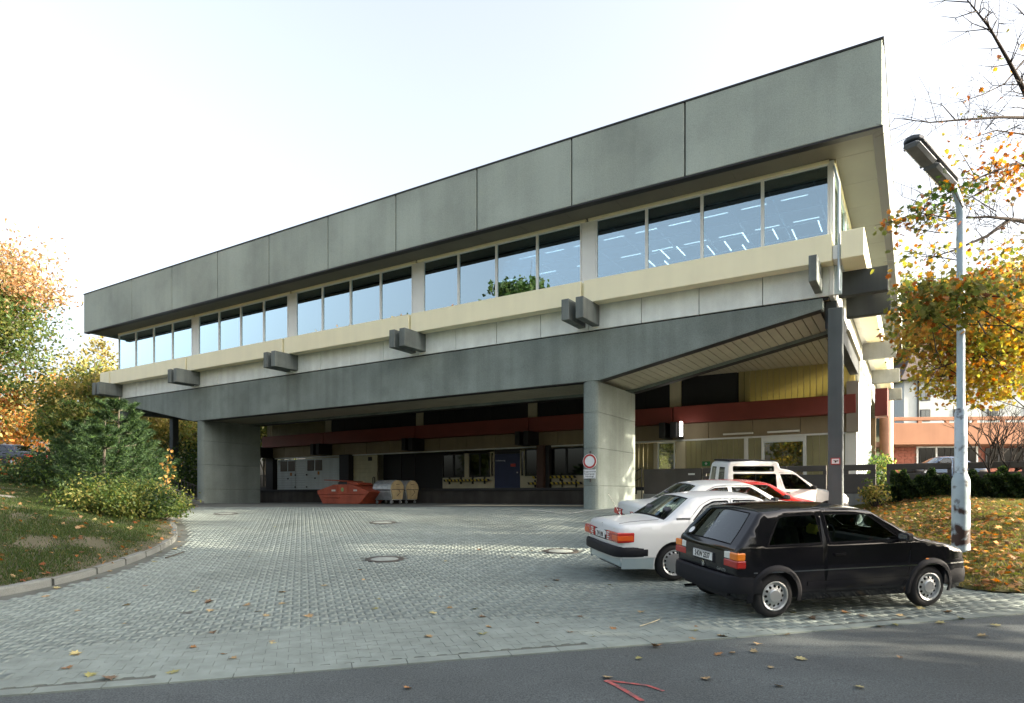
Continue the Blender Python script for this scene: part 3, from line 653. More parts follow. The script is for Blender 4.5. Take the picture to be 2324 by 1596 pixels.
# side wall at the right end of the ground floor
k = VR+.12
while k < 39:
    b = UB(); b.ub(1.95, 2.05, k, k+.08, 4.80, 5.74); b.ub(1.95, 2.05, k+1.62, k+1.7, 4.80, 5.74); b.ub(1.95, 2.05, k+.08, k+1.62, 5.66, 5.74); b.ub(1.95, 2.05, k+.08, k+1.62, 4.80, 4.86)
    f = b.build('window', mt_white, hall); p = UB(); p.ub(2.0, 2.01, k+.06, k+1.64, 4.84, 5.68); p.build('pane', glass('clear_glass', (.85, .88, .85), 1.), hall).parent = f; k += 1.71
bx('side_wall', 1.92, 2.25, VR+.1, 39.6, -.9, .42, mt_conc, .01)
bx('side_band', Ux(1949, VR-.1), 2.3, VR-.35, 39.4, 2.67, 4.78, mt_white, .012)
bx('band_end', Ux(1949, VR-.4), Ux(1921, VR-.4), VR-.42, VR-.36, 2.66, 4.79, M('taupe', (.30, .27, .23), .6, var=.05), .006)
bx('wall_post', Ux(1945, VR-.2), Ux(1918, VR-.2), VR-.3, VR+.1, .42, 2.66, mt_white, .01)
k = VR+.2
while k < 39:
    window_b = UB(); window_b.ub(1.95, 2.05, k, k+.1, .42, 2.66); window_b.ub(1.95, 2.05, k+1.3, k+1.4, .42, 2.66); window_b.ub(1.95, 2.05, k+.1, k+1.3, 2.5, 2.66); window_b.ub(1.95, 2.05, k+.1, k+1.3, 1.2, 1.28); window_b.ub(1.95, 2.05, k+.1, k+1.3, .42, .55)
    f = window_b.build('window', mt_white, hall); p = UB(); p.ub(2.0, 2.01, k+.08, k+1.32, .5, 2.55); p.build('pane', mt_glass, hall).parent = f; k += 1.41
# store rooms behind the ground floor so that no daylight leaks through
bx('inner_wall', 12, UL, 34.5, 34.6, .39, 5.69, mt_cream, 0); bx('inner_wall', 2.4, 11.9, 39.7, 39.8, .39, 5.69, mt_cream, 0); bx('inner_wall', 11.9, 12.0, VR+.3, 39.8, .39, 5.69, mt_cream, 0); bx('inner_floor', 2.3, UL, VR+.62, 39.5, .30, .385, mt_brown, 0); bx('inner_ceiling', 2.3, 41, VR+.25, 49.9, 5.70, 5.76, mt_cream, 0)
# round salmon column under the rear corner
mt_salmon = M('salmon_paint', (.55, .30, .22), .7, var=.12, scale=1.5, streak=.15, blotch=.3, bcol=(.6, .5, .42), bsc=1.)
MB().lathe([(.40, -1.5), (.40, 10.0)], 28, c=T3(1.55, 49.0, W0)).build('round_column', mt_salmon, hall, smooth=True)
bx('rear_deck', 1.9, 9, 39.7, 50, 5.2, 5.75, mt_concd, 0)
# ------------------------------------------------------------ vehicles (local frame: x forward, y to the left, z up, origin on the ground at the middle of the wheelbase)
def paint(name, col, rough=.28, metal=0, coat=.35):
    return M(name, col, rough, metal, var=.0, coat=coat, spec=.5)
mt_rub = M('tyre_rubber', (.018, .018, .019), .85, var=.15, scale=12)
mt_plas = M('bumper_plastic', (.012, .0125, .016), .6, var=.1, spec=.22)
mt_seal = M('window_seal', (.006, .006, .007), .9, var=0, spec=.1)
mt_int = M('car_interior', (.03, .031, .034), .9, var=.2, scale=4)
mt_rim = M('wheel_silver', (.50, .52, .53), .32, .75, var=.04)
mt_chrome = M('chrome', (.75, .75, .75), .12, 1., var=0)
mt_lred = M('lens_red', (.36, .02, .015), .18, var=0, coat=.5); mt_lamb = M('lens_amber', (.70, .20, .02), .18, var=0, coat=.5); mt_lwht = M('lens_clear', (.65, .66, .62), .15, var=0, coat=.5)
mt_ltop = M('lens_red_pale', (.50, .06, .04), .2, var=0)
mt_plate = M('plate_white', (.75, .76, .74), .4, var=.03); mt_blk = M('plate_ink', (.01, .01, .01), .5, var=0)
def smooth_poly(P, r=.03, closed=True, n=4):
    P = [Vector(p) for p in P]; out = []; k = len(P)
    for i in range(k):
        if not closed and i in (0, k-1): out.append(P[i]); continue
        a, b, c = P[i-1], P[i], P[(i+1) % k]; da, dc = (a-b), (c-b); rr = min(r, da.length*.45, dc.length*.45)
        p0, p1 = b+da.normalized()*rr, b+dc.normalized()*rr
        for j in range(n+1): t = j/n; out.append(p0*(1-t)**2+b*2*t*(1-t)+p1*t*t)
    return [(p.x, p.y) for p in out]
def offset_poly(P, d):
    """positive d shrinks a polygon of either winding"""
    P = np.asarray(P, float); n = len(P); A = .5*np.sum(P[:, 0]*np.roll(P[:, 1], -1)-np.roll(P[:, 0], -1)*P[:, 1]); s = 1 if A > 0 else -1
    e0 = P-np.roll(P, 1, 0); e1 = np.roll(P, -1, 0)-P
    n0 = np.c_[-e0[:, 1], e0[:, 0]]/np.maximum(np.linalg.norm(e0, axis=1), 1e-9)[:, None]; n1 = np.c_[-e1[:, 1], e1[:, 0]]/np.maximum(np.linalg.norm(e1, axis=1), 1e-9)[:, None]
    b = n0+n1; L = np.maximum((b*b).sum(1), .6); return P+s*d*2*b/L[:, None]
def seg_near(P, A, NA):
    P = np.asarray(P); best = np.full(len(P), 1e9); N = np.zeros((len(P), 2))
    for i in range(len(A)-1):
        a, b = A[i], A[i+1]; ab = b-a; t = np.clip(((P-a)@ab)/max(ab@ab, 1e-12), 0, 1); d = np.linalg.norm(P-(a+t[:, None]*ab), axis=1); m = d < best
        best[m] = d[m]; N[m] = NA[i]*(1-t[m])[:, None]+NA[i+1]*t[m][:, None]
    return best, N/np.maximum(np.linalg.norm(N, axis=1), 1e-9)[:, None]
def seg_dist(P, A):
    """distance from points P to polyline A"""
    P = np.asarray(P); A = np.asarray(A); best = np.full(len(P), 1e9)
    for a, b in zip(A[:-1], A[1:]):
        ab = b-a; t = np.clip(((P-a)@ab)/max(ab@ab, 1e-12), 0, 1); best = np.minimum(best, np.linalg.norm(P-(a+t[:, None]*ab), axis=1))
    return best
def make_car(spec, name, label, cat, pt, group='cars parked in the yard', detail=True, glassm=None):
    gm = glassm or mt_cglass
    root = empty(name, label=label, cat=cat, group=group)
    xr, xf = spec['wheels']; xm = (xr+xf)/2; rw = spec['rw']; ra = spec['arch']; fil = spec.get('fillet', .06)
    zs, ysl = zip(*spec['width']); L = spec['L']
    def Y(x, z):
        y = np.interp(z, zs, ysl); x = np.asarray(x, float)
        y = y-spec.get('tr', .05)*np.clip(1-x/.45, 0, 1)**2-spec.get('tf', .08)*np.clip(1-(L-x)/.6, 0, 1)**2
        return y
    # upper outline with glass tags
    raw = [(p[0], p[1]) for p in spec['outline']]; tg = [p[2] if len(p) > 2 else '' for p in spec['outline']]
    out = []; tags = []
    for i, (p, t) in enumerate(zip(raw, tg)):
        a = np.array(p)
        if i in (0, len(raw)-1): out.append(a); tags.append(t); continue
        prev, nxt = np.array(raw[i-1]), np.array(raw[i+1]); da, dn = prev-a, nxt-a; la, ln = np.linalg.norm(da), np.linalg.norm(dn); rr = min(spec.get('rc', .05), la*.4, ln*.4)
        p0, p1 = a+da/la*rr, a+dn/ln*rr
        for j in range(4): s = j/3; out.append(p0*(1-s)**2+a*2*s*(1-s)+p1*s*s); tags.append(t if j == 3 else tg[i-1] if j < 2 else t)
    # subdivide long spans
    o2 = [out[0]]; t2 = []
    for i in range(len(out)-1):
        n = max(1, int(np.linalg.norm(out[i+1]-out[i])/.16)); 
        for j in range(1, n+1): o2.append(out[i]+(out[i+1]-out[i])*j/n); t2.append(tags[i])
    O = np.array(o2); T = t2
    # side polygon with wheel arches
    zb = spec['sill']; bot = []
    def arch(xc, fwd=True):
        zc = rw; a0 = math.asin(min(1, max(-1, (zb-zc)/ra))); aa = np.linspace(a0, math.pi-a0, 17)
        return [(xc+ra*math.cos(a), zc+ra*math.sin(a)) for a in aa]
    pts = [tuple(p) for p in O]+[(xf+ra+.02 if xf+ra+.02 < O[-1][0] else O[-1][0]-.02, zb)]+arch(xf)+[(x, zb) for x in np.linspace(xf-ra-.1, xr+ra+.1, 8)]+arch(xr)
    side = [pts[0]]
    for p in pts[1:]:
        if math.hypot(p[0]-side[-1][0], p[1]-side[-1][1]) > .008: side.append(p)
    wins = [smooth_poly(wn, spec.get('wr', .035)) for wn in spec['windows']]
    doors = [smooth_poly(dn, .05) for dn in spec.get('doors', [])]
    V = []; E = []
    def addloop(P):
        b = len(V); V.extend(tuple(map(float, p)) for p in P); E.extend((b+i, b+(i+1) % len(P)) for i in range(len(P)))
    addloop(side); W_in = []; D_in = []; D_out = []
    sw = spec.get('seal', .022)
    for wn in wins: q = offset_poly(wn, sw); W_in.append(q); addloop(wn); addloop(q)
    for dn in doors: a, b = offset_poly(dn, .0035), offset_poly(dn, -.0035); D_in.append(a); D_out.append(b); addloop(a); addloop(b)
    cons = np.array(V)
    st = .075 if detail else .14; gx, gz_ = np.meshgrid(np.arange(0, L, st), np.arange(.15, 1.9, st)); Q = np.c_[gx.ravel(), gz_.ravel()]
    up = O; tn = np.gradient(O, axis=0); tn /= np.maximum(np.linalg.norm(tn, axis=1), 1e-9)[:, None]; nin = np.c_[tn[:, 1], -tn[:, 0]]
    ring = np.vstack([O+nin*fil*f for f in (.12, .35, .65, 1.)]); Q = np.vstack([Q, ring])
    Q = Q[inside(side, Q[:, 0], Q[:, 1])]; dd = np.array([np.sqrt(((cons-q)**2).sum(1).min()) for q in Q]); du_ = seg_dist(Q, O); Q = Q[(dd > .02) | ((du_ < fil*1.01) & (dd > .006))]
    P = np.vstack([cons, Q])
    r = delaunay_2d_cdt([Vector(p) for p in P], E, [], 0, 1e-6); V2 = np.array([tuple(v) for v in r[0]]); F = np.array([f for f in r[2] if len(f) == 3]); c = V2[F].mean(1)
    d, NO = seg_near(V2, O, -nin); k = np.clip(fil-d, 0, fil); inset = fil-np.sqrt(np.maximum(fil**2-k**2, 0)); Yv = Y(V2[:, 0], V2[:, 1])-inset
    h_ = .02; gxx = (Y(V2[:, 0]+h_, V2[:, 1])-Y(V2[:, 0]-h_, V2[:, 1]))/(2*h_); gzz = (Y(V2[:, 0], V2[:, 1]+h_)-Y(V2[:, 0], V2[:, 1]-h_))/(2*h_)
    ns = np.c_[-gxx, np.ones(len(V2)), -gzz]; ns /= np.linalg.norm(ns, axis=1)[:, None]; st_ = k/fil; ct_ = np.sqrt(1-st_**2); Nl = ns*ct_[:, None]+np.c_[NO[:, 0], np.zeros(len(V2)), NO[:, 1]]*st_[:, None]; Nl /= np.linalg.norm(Nl, axis=1)[:, None]; Nr = Nl*np.array([1, -1, 1])
    cls = np.full(len(F), 'b', dtype=object); cls[~inside(side, c[:, 0], c[:, 1])] = 'x'
    for i, (a, b) in enumerate(zip(D_in, D_out)):
        m = inside(b, c[:, 0], c[:, 1]) & (cls == 'b'); cls[m] = 'x'; cls[m & inside(a, c[:, 0], c[:, 1])] = 'd%d' % i
    for i, (a, b) in enumerate(zip(wins, W_in)):
        m = inside(a, c[:, 0], c[:, 1]); cls[m] = 's'; cls[m & inside(b, c[:, 0], c[:, 1])] = 'w%d' % i
    # cross strip over the top
    g_fr = spec.get('gframe', .085); cols = 11
    def strip_cols(i, y):
        g = max(.05, (y-g_fr)); e = .02; return [-y, -g-e, -g, -g*.6, -g*.25, 0, g*.25, g*.6, g, g+e, y]
    SV = []; SN = []; crown = spec.get('crown', .035); split = spec.get('split_rear', False)
    for i in range(len(O)):
        y = float(Y(O[i][0], O[i][1]))-fil; 
        cc = crown if O[i][1] > .7 else crown*.4
        if i < 3 or i > len(O)-4: cc *= .5
        for yy in strip_cols(i, y): q = cc*(1-(yy/y)**2); SV.append((O[i][0]-nin[i][0]*q, yy, O[i][1]-nin[i][1]*q)); SN.append((-nin[i][0], 2*cc*yy/y**2, -nin[i][1]))
    SV = np.array(SV); SN = np.array(SN); SN /= np.linalg.norm(SN, axis=1)[:, None]; bodyF = []; sealF = []; paneF = {}
    n = len(O); runs = {}; 
    for i in range(n-1):
        if T[i]: runs.setdefault(T[i], []).append(i)
    for i in range(n-1):
        for j in range(cols-1):
            f = (i*cols+j, i*cols+j+1, (i+1)*cols+j+1, (i+1)*cols+j)
            t = T[i]
            if t:
                lo, hi = runs[t][0], runs[t][-1]; mid = split and t == 'rear' and j in (4, 5)
                if 2 <= j <= cols-4 and lo < i < hi and not mid: paneF.setdefault(t if not (split and t == 'rear') else t+str(int(j > 4)), []).append(f)
                elif 1 <= j <= cols-3 and not mid: sealF.append(f)
                else: bodyF.append(f)
            else: bodyF.append(f)
    def world(v): return np.c_[v[:, 0]-xm, v[:, 1], v[:, 2]]
    Vl = np.c_[V2[:, 0]-xm, Yv, V2[:, 1]]; Vr = Vl*np.array([1, -1, 1]); SVw = world(SV)
    def sub(name, groups, mat, parent, push=0., **kw):
        vs = []; fs = []; ns_ = []; b = 0
        for Vx, Fx, Nx in groups:
            if not len(Fx): continue
            Fx = np.asarray(Fx); gn = np.cross(Vx[Fx[:, 1]]-Vx[Fx[:, 0]], Vx[Fx[:, 2]]-Vx[Fx[:, 0]]); fl = (gn*Nx[Fx].mean(1)).sum(1) < 0; Fx = np.where(fl[:, None], Fx[:, ::-1], Fx)
            u, inv = np.unique(Fx, return_inverse=True); vv = Vx[u].copy()
            if push: vv[:, 1] -= np.sign(vv[:, 1])*push
            vs.append(vv); ns_.append(Nx[u]); fs += [tuple(int(q)+b for q in row) for row in inv.reshape(Fx.shape)]; b += len(u)
        if not vs: return None
        vs = np.vstack(vs); ns_ = np.vstack(ns_); me = bpy.data.meshes.new(name); me.from_pydata([tuple(p) for p in vs], [], fs); me.materials.append(mat)
        me.polygons.foreach_set('use_smooth', [True]*len(me.polygons)); me.update(); me.normals_split_custom_set_from_vertices([tuple(q) for q in ns_])
        o = bpy.data.objects.new(name, me); link(o, parent); return o
    FB = F[cls == 'b']
    body = sub('body', [(Vl, FB, Nl), (Vr, FB, Nr), (SVw, bodyF, SN)], pt, root)
    FS = F[cls == 's']; sub('window_seal', [(Vl, FS, Nl), (Vr, FS, Nr), (SVw, sealF, SN)], mt_seal, root, .003)
    DR = {}
    for i in range(len(doors)):
        fd = F[cls == 'd%d' % i]; DR[i, 1] = sub('door', [(Vl, fd, Nl)], pt, root); DR[i, -1] = sub('door', [(Vr, fd, Nr)], pt, root)
    for i in range(len(wins)):
        fw = F[cls == 'w%d' % i]; 
        for Vx, Nx in ((Vl, Nl), (Vr, Nr)): sub('side_window', [(Vx, fw, Nx)], gm, root, .008)
    for t, fs in paneF.items(): sub('windscreen' if t == 'front' else 'rear_window', [(SVw, fs, SN)], gm, root)
    # cabin: dark tub, seats, dash
    tub = MB(); zt = spec.get('belt', .9)-.1
    tub.box(spec['cab'][0]-xm, spec['cab'][1]-xm, -.60, .60, zb+.03, zt-.25); tub.box(xr-.55-xm, xr+.5-xm, -.56, .56, zb+.05, zt-.03); tub.box(xf-.45-xm, min(xf+.5, L-.25)-xm, -.54, .54, zb+.02, .66); tub.box(.2-xm, L-.25-xm, -.55, .55, zb-.02, zb+.12)
    tub.build('underbody', mt_int, root)
    for yy in (-.36, .36):
        for xs_ in spec['seats']:
            b = MB(); b.box(xs_-.05-xm, xs_+.48-xm, yy-.25, yy+.25, .40, .56, .05)
            b.add([(xs_-.06-xm-.16*q[1], yy+q[0]*.23, .5+.56*q[1]) for q in ((-1, 0), (1, 0), (1, 1), (-1, 1))]+[(xs_+.08-xm-.16*q[1], yy+q[0]*.23, .5+.56*q[1]) for q in ((-1, 0), (1, 0), (1, 1), (-1, 1))], [(0,3,2,1), (4,5,6,7), (0,1,5,4), (1,2,6,5), (2,3,7,6), (3,0,4,7)])
            b.build('seat', mt_int, root, bevel=.03); hb = MB(); hb.box(xs_-.23-xm, xs_-.14-xm, yy-.12, yy+.12, spec['belt']+.06, spec['belt']+.20, .035); hb.build('headrest', M('headrest_fabric', (.10, .10, .11), .9, var=0) if not spec.get('hrcol') or yy > 0 or xs_ < spec['seats'][0] else M('headrest_yellow', spec['hrcol'], .8, var=0), root, bevel=.02)
    MB().box(spec['dash']-xm, spec['dash']+.35-xm, -.58, .58, .62, .92, .06).build('dashboard', mt_int, root)
    sw_ = MB(); a = np.linspace(0, 2*math.pi, 17); sw_.tube([(spec['dash']-.1-xm+.07*math.sin(q), .36+.18*math.cos(q), .88+.16*math.sin(q)) for q in a], .015, 6, caps=False); sw_.build('steering_wheel', mt_int, root)
    # wheels
    rr = spec['rim']
    for xx in (xr, xf):
        for sgn in (1, -1):
            yo = spec['track']; wl = empty('wheel', (xx-xm, sgn*yo, rw), (0, 0, 0 if sgn < 0 else math.pi), root)
            w2 = .09
            MB().lathe([(rr+.005, w2-.012), (rr+.03, w2), (rw-.035, w2-.004), (rw-.012, w2-.022), (rw, w2-.05), (rw, -w2+.05), (rw-.03, -w2), (rr, -w2)][::1], 40, 'y', (0, 0, 0)).build('tyre', mt_rub, wl, smooth=True).scale = (1, -1, 1)
            # rim face with openings
            nh, hr, r0, sty = spec['rimstyle']; vv = []; ee = []
            def loop(P): 
                b = len(vv); vv.extend(P); ee.extend((b+i, b+(i+1) % len(P)) for i in range(len(P)))
            cir = lambda cx_, cy_, r_, m_: [(cx_+r_*math.cos(2*math.pi*i/m_), cy_+r_*math.sin(2*math.pi*i/m_)) for i in range(m_)]
            loop(cir(0, 0, rr-.004, 48)); hs = []
            for q in range(nh):
                a0 = 2*math.pi*q/nh
                if sty == 'round': h_ = cir(r0*math.cos(a0), r0*math.sin(a0), hr, 10)
                else: h_ = [(rad*math.cos(a0+da), rad*math.sin(a0+da)) for rad, da in ((r0-hr, -.9*hr/r0), (r0+hr, -1.1*hr/r0), (r0+hr, 1.1*hr/r0), (r0-hr, .9*hr/r0))]
                loop(h_); hs.append(h_)
            for q in (.045, .075, .105, .13): vv.extend(cir(0, 0, q, 24))
            vv.append((0, 0)); rs_ = delaunay_2d_cdt([Vector(p) for p in vv], ee, [], 0, 1e-6); v3 = np.array([tuple(p) for p in rs_[0]]); f3 = np.array([f for f in rs_[2] if len(f) == 3]); c3 = v3[f3].mean(1)
            ok_ = np.hypot(c3[:, 0], c3[:, 1]) < rr
            for h_ in hs: ok_ &= ~inside(h_, c3[:, 0], c3[:, 1])
            rad = np.hypot(v3[:, 0], v3[:, 1]); yy_ = np.interp(rad, spec['dish'][0], spec['dish'][1]); mb = MB(); mb.add([(p[0], -w2+y_, p[1]) for p, y_ in zip(v3, yy_)], [tuple(int(x) for x in f) for f in f3[ok_]])
            mb.lathe([(rr+.012, -w2-.004), (rr+.002, -w2-.007), (rr-.012, -w2+.0), (rr-.02, -w2+.04)], 40, 'y'); mb.build('rim', mt_rim, wl, smooth=True)
            MB().lathe([(0, -w2+.07), (rr-.01, -w2+.07)], 24, 'y').build('wheel_disc', mt_black, wl)
            if 'cap' in spec: MB().lathe([(0, -w2-.012), (spec['cap']-.01, -w2-.010), (spec['cap'], -w2-.002), (spec['cap'], -w2+.03)], 28, 'y').build('hub_cap', spec.get('capmat', mt_rim), wl, smooth=True)
    # bumpers: U-shaped bars
    for nm, z0, z1, end, wrap in (('bumper', spec['brear'][0], spec['brear'][1], 0, spec['brear'][2]), ('bumper', spec['bfront'][0], spec['bfront'][1], 1, spec['bfront'][2])):
        x0 = spec['brear'][3] if end == 0 else spec['bfront'][3]; s_ = -1 if end == 0 else 1
        zm = (z0+z1)/2; xe = wrap if end == 0 else L-wrap
        ys = float(Y(min(max(xe, 0), L), zm)); yf = lambda a: float(Y(a if end == 0 else L-a, zm)); path = [(xe, ys+.006)]+[(x0-s_*a, yf(max(a, .0))+o) for a, o in ((.30, .014), (.18, .013), (.09, .006), (.035, -.028), (.008, -.09), (-.004, -.24))]+[(x0+s_*.018, 0)]
        path = path+[(x, -y) for x, y in path[-2::-1]]; prof_ = [(-.07, z0), (-.012, z0), (0, z0+.02), (.004, zm+.02), (-.008, z1-.012), (-.02, z1), (-.07, z1)]
        vs = []; npth = len(path); PA = np.array(path); tt = np.gradient(PA, axis=0); tt /= np.linalg.norm(tt, axis=1)[:, None]; nn_ = np.c_[tt[:, 1], -tt[:, 0]]*(1 if end else 1)
        ctr = np.array([x0-s_*.6, 0]); 
        for q in range(npth):
            n_ = nn_[q] if nn_[q]@(PA[q]-ctr) > 0 else -nn_[q]
            for o_, z_ in prof_: p = PA[q]+n_*o_; vs.append((p[0]-xm, p[1], z_))
        m_ = len(prof_); fs = [(q*m_+j, q*m_+(j+1) % m_, (q+1)*m_+(j+1) % m_, (q+1)*m_+j) for q in range(npth-1) for j in range(m_)]+[tuple(range(m_)), tuple(range(npth*m_-1, npth*m_-m_-1, -1))]
        MB().add(vs, fs).build(nm, spec.get('bmat', mt_plas), root, smooth=True)
    # arch flares
    if spec.get('flare'):
        for xx in (xr, xf):
            for sgn in (1, -1):
                b = MB(); aa = np.linspace(R(-12), R(192), 22); vs = []
                for a in aa:
                    for rr_, pr in ((ra-.012, .0), (ra-.012, .022), (ra+.035, .02), (ra+.06, .0)):
                        x_, z_ = xx+rr_*math.cos(a), rw+rr_*math.sin(a); vs.append((x_-xm, sgn*(float(Y(x_, z_))+pr), z_))
                m_ = 4; b.add(vs, [(i*m_+j, i*m_+j+1, (i+1)*m_+j+1, (i+1)*m_+j) for i in range(len(aa)-1) for j in range(m_-1)]); b.build('arch_flare', mt_plas, root, smooth=True)
    # side strips
    for (x0, x1, z0, z1, pr, mt_) in spec.get('strips', []):
        for sgn in (1, -1):
            xs = np.linspace(x0, x1, 14); vs = []
            for x_ in xs:
                for z_, p_ in ((z0, 0), (z0, pr), (z1, pr), (z1, 0)): vs.append((x_-xm, sgn*(float(Y(x_, z_))+p_), z_))
            MB().add(vs, [(i*4+j, i*4+j+1, (i+1)*4+j+1, (i+1)*4+j) for i in range(13) for j in range(3)]+[(0,1,2,3), (52,53,54,55)]).build('side_strip', mt_ if mt_ else pt, root)
    for (x_, z_, ln) in spec.get('handles', []):
        for sgn in (1, -1): y_ = sgn*(float(Y(x_, z_))); MB().box(x_-ln/2-xm, x_+ln/2-xm, y_-.02, y_+sgn*.028, z_-.016, z_+.018, .008).build('handle', mt_seal, root)
    for sgn in (1, -1):
        x_, z_ = spec['mirror']; y_ = sgn*float(Y(x_, z_-.05)); mr = MB().box(x_-.07-xm, x_+.05-xm, y_+sgn*.03, y_+sgn*.20, z_-.055, z_+.06, .025); mr.box(x_-.01-xm, x_+.05-xm, y_-sgn*.02, y_+sgn*.04, z_-.05, z_); m_ = mr.build('mirror', spec.get('mirmat', mt_plas), root, smooth=True)
        MB().box(x_-.074-xm, x_-.068-xm, y_+sgn*.05, y_+sgn*.19, z_-.04, z_+.045).build('mirror_glass', mt_chrome, m_)
    root['_xm'] = xm
    return root, xm, Y, body
def rear_x(O, z):
    """x of the rear face at height z"""
    zz = [p[1] for p in O]; k = 0
    for i in range(len(O)-1):
        if (O[i][1]-z)*(O[i+1][1]-z) <= 0: t = (z-O[i][1])/max(1e-9, O[i+1][1]-O[i][1]); return O[i][0]+t*(O[i+1][0]-O[i][0])
    return O[0][0]
def place(root, wc, heading, px_=None):
    h = R(heading); dx, dy = math.cos(h), math.sin(h); za = float(gz(wc[1]-dy*1.25)); zb_ = float(gz(wc[1]+dy*1.25)); xr = math.atan2(zb_-za, 2.5)
    lx_, ly_ = -dy, dx; zl = float(gz(wc[1]+ly_*.7)); zr = float(gz(wc[1]-ly_*.7)); roll = math.atan2(zl-zr, 1.4)
    root.location = (wc[0], wc[1], (za+zb_)/2+ZC+.004); root.rotation_euler = Matrix.Rotation(h, 3, 'Z').to_euler()
    m = Matrix.Rotation(h, 3, 'Z') @ Matrix.Rotation(-xr, 3, 'Y') @ Matrix.Rotation(roll, 3, 'X'); root.rotation_euler = m.to_euler()
def plate(root, x, z, y, w_, h_, s, tilt, sz, group=None):
    p = MB().box(-w_/2, w_/2, -.006, .006, -h_/2, h_/2, .003).build('number_plate', mt_plate, root, loc=(x, y, z), rot=(tilt, 0, -math.pi/2))
    text_mesh('lettering', s, sz, mt_blk, p, (0, -.0075, 0), (R(90), 0, 0), .0005, .8, .0035); 
    b = MB()
    for a, c, e, f in ((-w_/2+.004, w_/2-.004, h_/2-.008, h_/2-.003), (-w_/2+.004, w_/2-.004, -h_/2+.003, -h_/2+.008)): b.box(a, c, -.0075, -.0061, e, f)
    b.build('plate_border', mt_blk, p); return p
def lens(root, x0, x1, y0, y1, z0, z1, mat, xm, sgn, ch=.012, name='tail_light'):
    return MB().box(x0-xm, x1-xm, sgn*y0, sgn*y1, z0, z1, ch).build(name, mat, root, smooth=True)
# ---- black hatchback
hatch = dict(L=3.86, tr=.10, wheels=(.64, 3.12), rw=.288, arch=.345, sill=.215, track=.725, rim=.182, rimstyle=(12, .019, .128, 'round'), dish=([0, .08, .10, .128, .155, .178], [.0, .0, .012, .016, .03, .045]), cap=.088, fillet=.055, flare=True,
    outline=[(.13,.27),(.085,.36),(.07,.62),(.085,.87),(.11,.93,'rear'),(.47,1.325),(.53,1.362),(.90,1.395),(1.40,1.405),(1.95,1.388),(2.26,1.345,'front'),(2.90,.985),(2.98,.955),(3.38,.885),(3.68,.80),(3.745,.755),(3.775,.60),(3.775,.42),(3.73,.26)],
    width=[(.2,.795),(.32,.822),(.55,.838),(.60,.845),(.66,.838),(.92,.815),(1.36,.635),(1.42,.60)],
    windows=[[(.50,.93),(1.36,.94),(1.36,1.328),(.84,1.315),(.76,1.29)], [(1.47,.94),(2.66,.945),(2.60,1.0),(2.21,1.285),(2.13,1.318),(1.47,1.330)]],
    doors=[[(1.41,.30),(2.66,.30),(2.74,.50),(2.78,.94),(2.70,1.01),(2.27,1.325),(2.15,1.355),(1.41,1.362)]],
    cab=(.55, 2.90), belt=.94, seats=(1.75,), dash=2.45, brear=(.33, .56, .43, -.02), bfront=(.32, .54, .50, 3.865), mirror=(2.60, 1.0), handles=[(1.60, .80, .17)],
    strips=[(.30, 3.72, .598, .612, .004, mt_chrome), (1.12, 2.82, .40, .46, .008, None)], gframe=.13, hrcol=(.6, .55, .08), crown=.03)
pt_blk = paint('black_car_paint', (.006, .006, .008), .10, coat=0.)
car, xm, Yh, bd = make_car(hatch, 'parked_hatchback', 'black two-door hatchback nearest the street, roof reflecting autumn light', 'car', pt_blk)
O_ = hatch['outline']
for sgn in (1, -1):
    t0 = lens(car, .062, .20, .50, .822, .66, .76, mt_lred, xm, sgn); 
    a_ = MB().box(.060-xm, .19-xm, sgn*.64, sgn*.818, .762, .86, .012).build('amber_lens', mt_lamb, t0, smooth=True); MB().box(.066-xm, .17-xm, sgn*.50, sgn*.638, .762, .86, .012).build('clear_lens', mt_lwht, t0, smooth=True)
    lens(car, 3.69, 3.785, .42, .70, .60, .745, mt_lwht, xm, sgn, name='headlight')
    MB().box(3.02-xm, 3.07-xm, sgn*.80, sgn*(float(Yh(3.05,.68))+.008), .66, .69, .004).build('side_repeater', mt_lamb, car)
plate(car, .044-xm, .735, 0, .50, .112, 'S·KW 2537', R(0), .105)
MB().box(.052-xm, .075-xm, -.30, .30, .66, .80, .01).build('plate_recess', mt_plas, car)
em = MB().lathe([(.045, 0), (.045, .006), (.036, .008), (.036, .001)], 24, 'x'); em.add([(.004, -.028, .028), (.004, -.02, .03), (.004, 0, -.0), (.004, .02, .03), (.004, .028, .028), (.004, .004, -.032), (.004, -.004, -.032)], [(0,1,2,6), (2,3,4,5), (2,5,6)]); em.build('emblem', mt_chrome, car, loc=(.050-xm, 0, .615), rot=(0, 0, math.pi))
text_mesh('badge', 'Golf GTD', .052, mt_chrome, car, (.058-xm, -.46, .605), (R(90), 0, -R(90)), .001)
wp = MB().tube([(.085-xm, .0, .92), (.14-xm, .03, .985), (.40-xm, .16, 1.29)], .009, 5); wp.build('rear_wiper', mt_seal, car)
stk = MB().lathe([(0, .0), (.055, 0)], 20, 'x').build('round_sticker', mt_plate, car, loc=(.155-xm, .50, 1.02), rot=(0, R(-43), math.pi))
text_mesh('sticker_letter', 'D', .07, mt_blk, stk, (-.002, 0, 0), (R(90), 0, R(90)), .0004)
MB().tube([(.15-xm, .34, .24), (.02-xm, .34, .235), (-.05-xm, .34, .23)], .026, 10).build('exhaust_pipe', mt_chrome, car, smooth=True)
place(car, (4.26, 9.22), 14.0); car.scale = (.955, .95, .975)
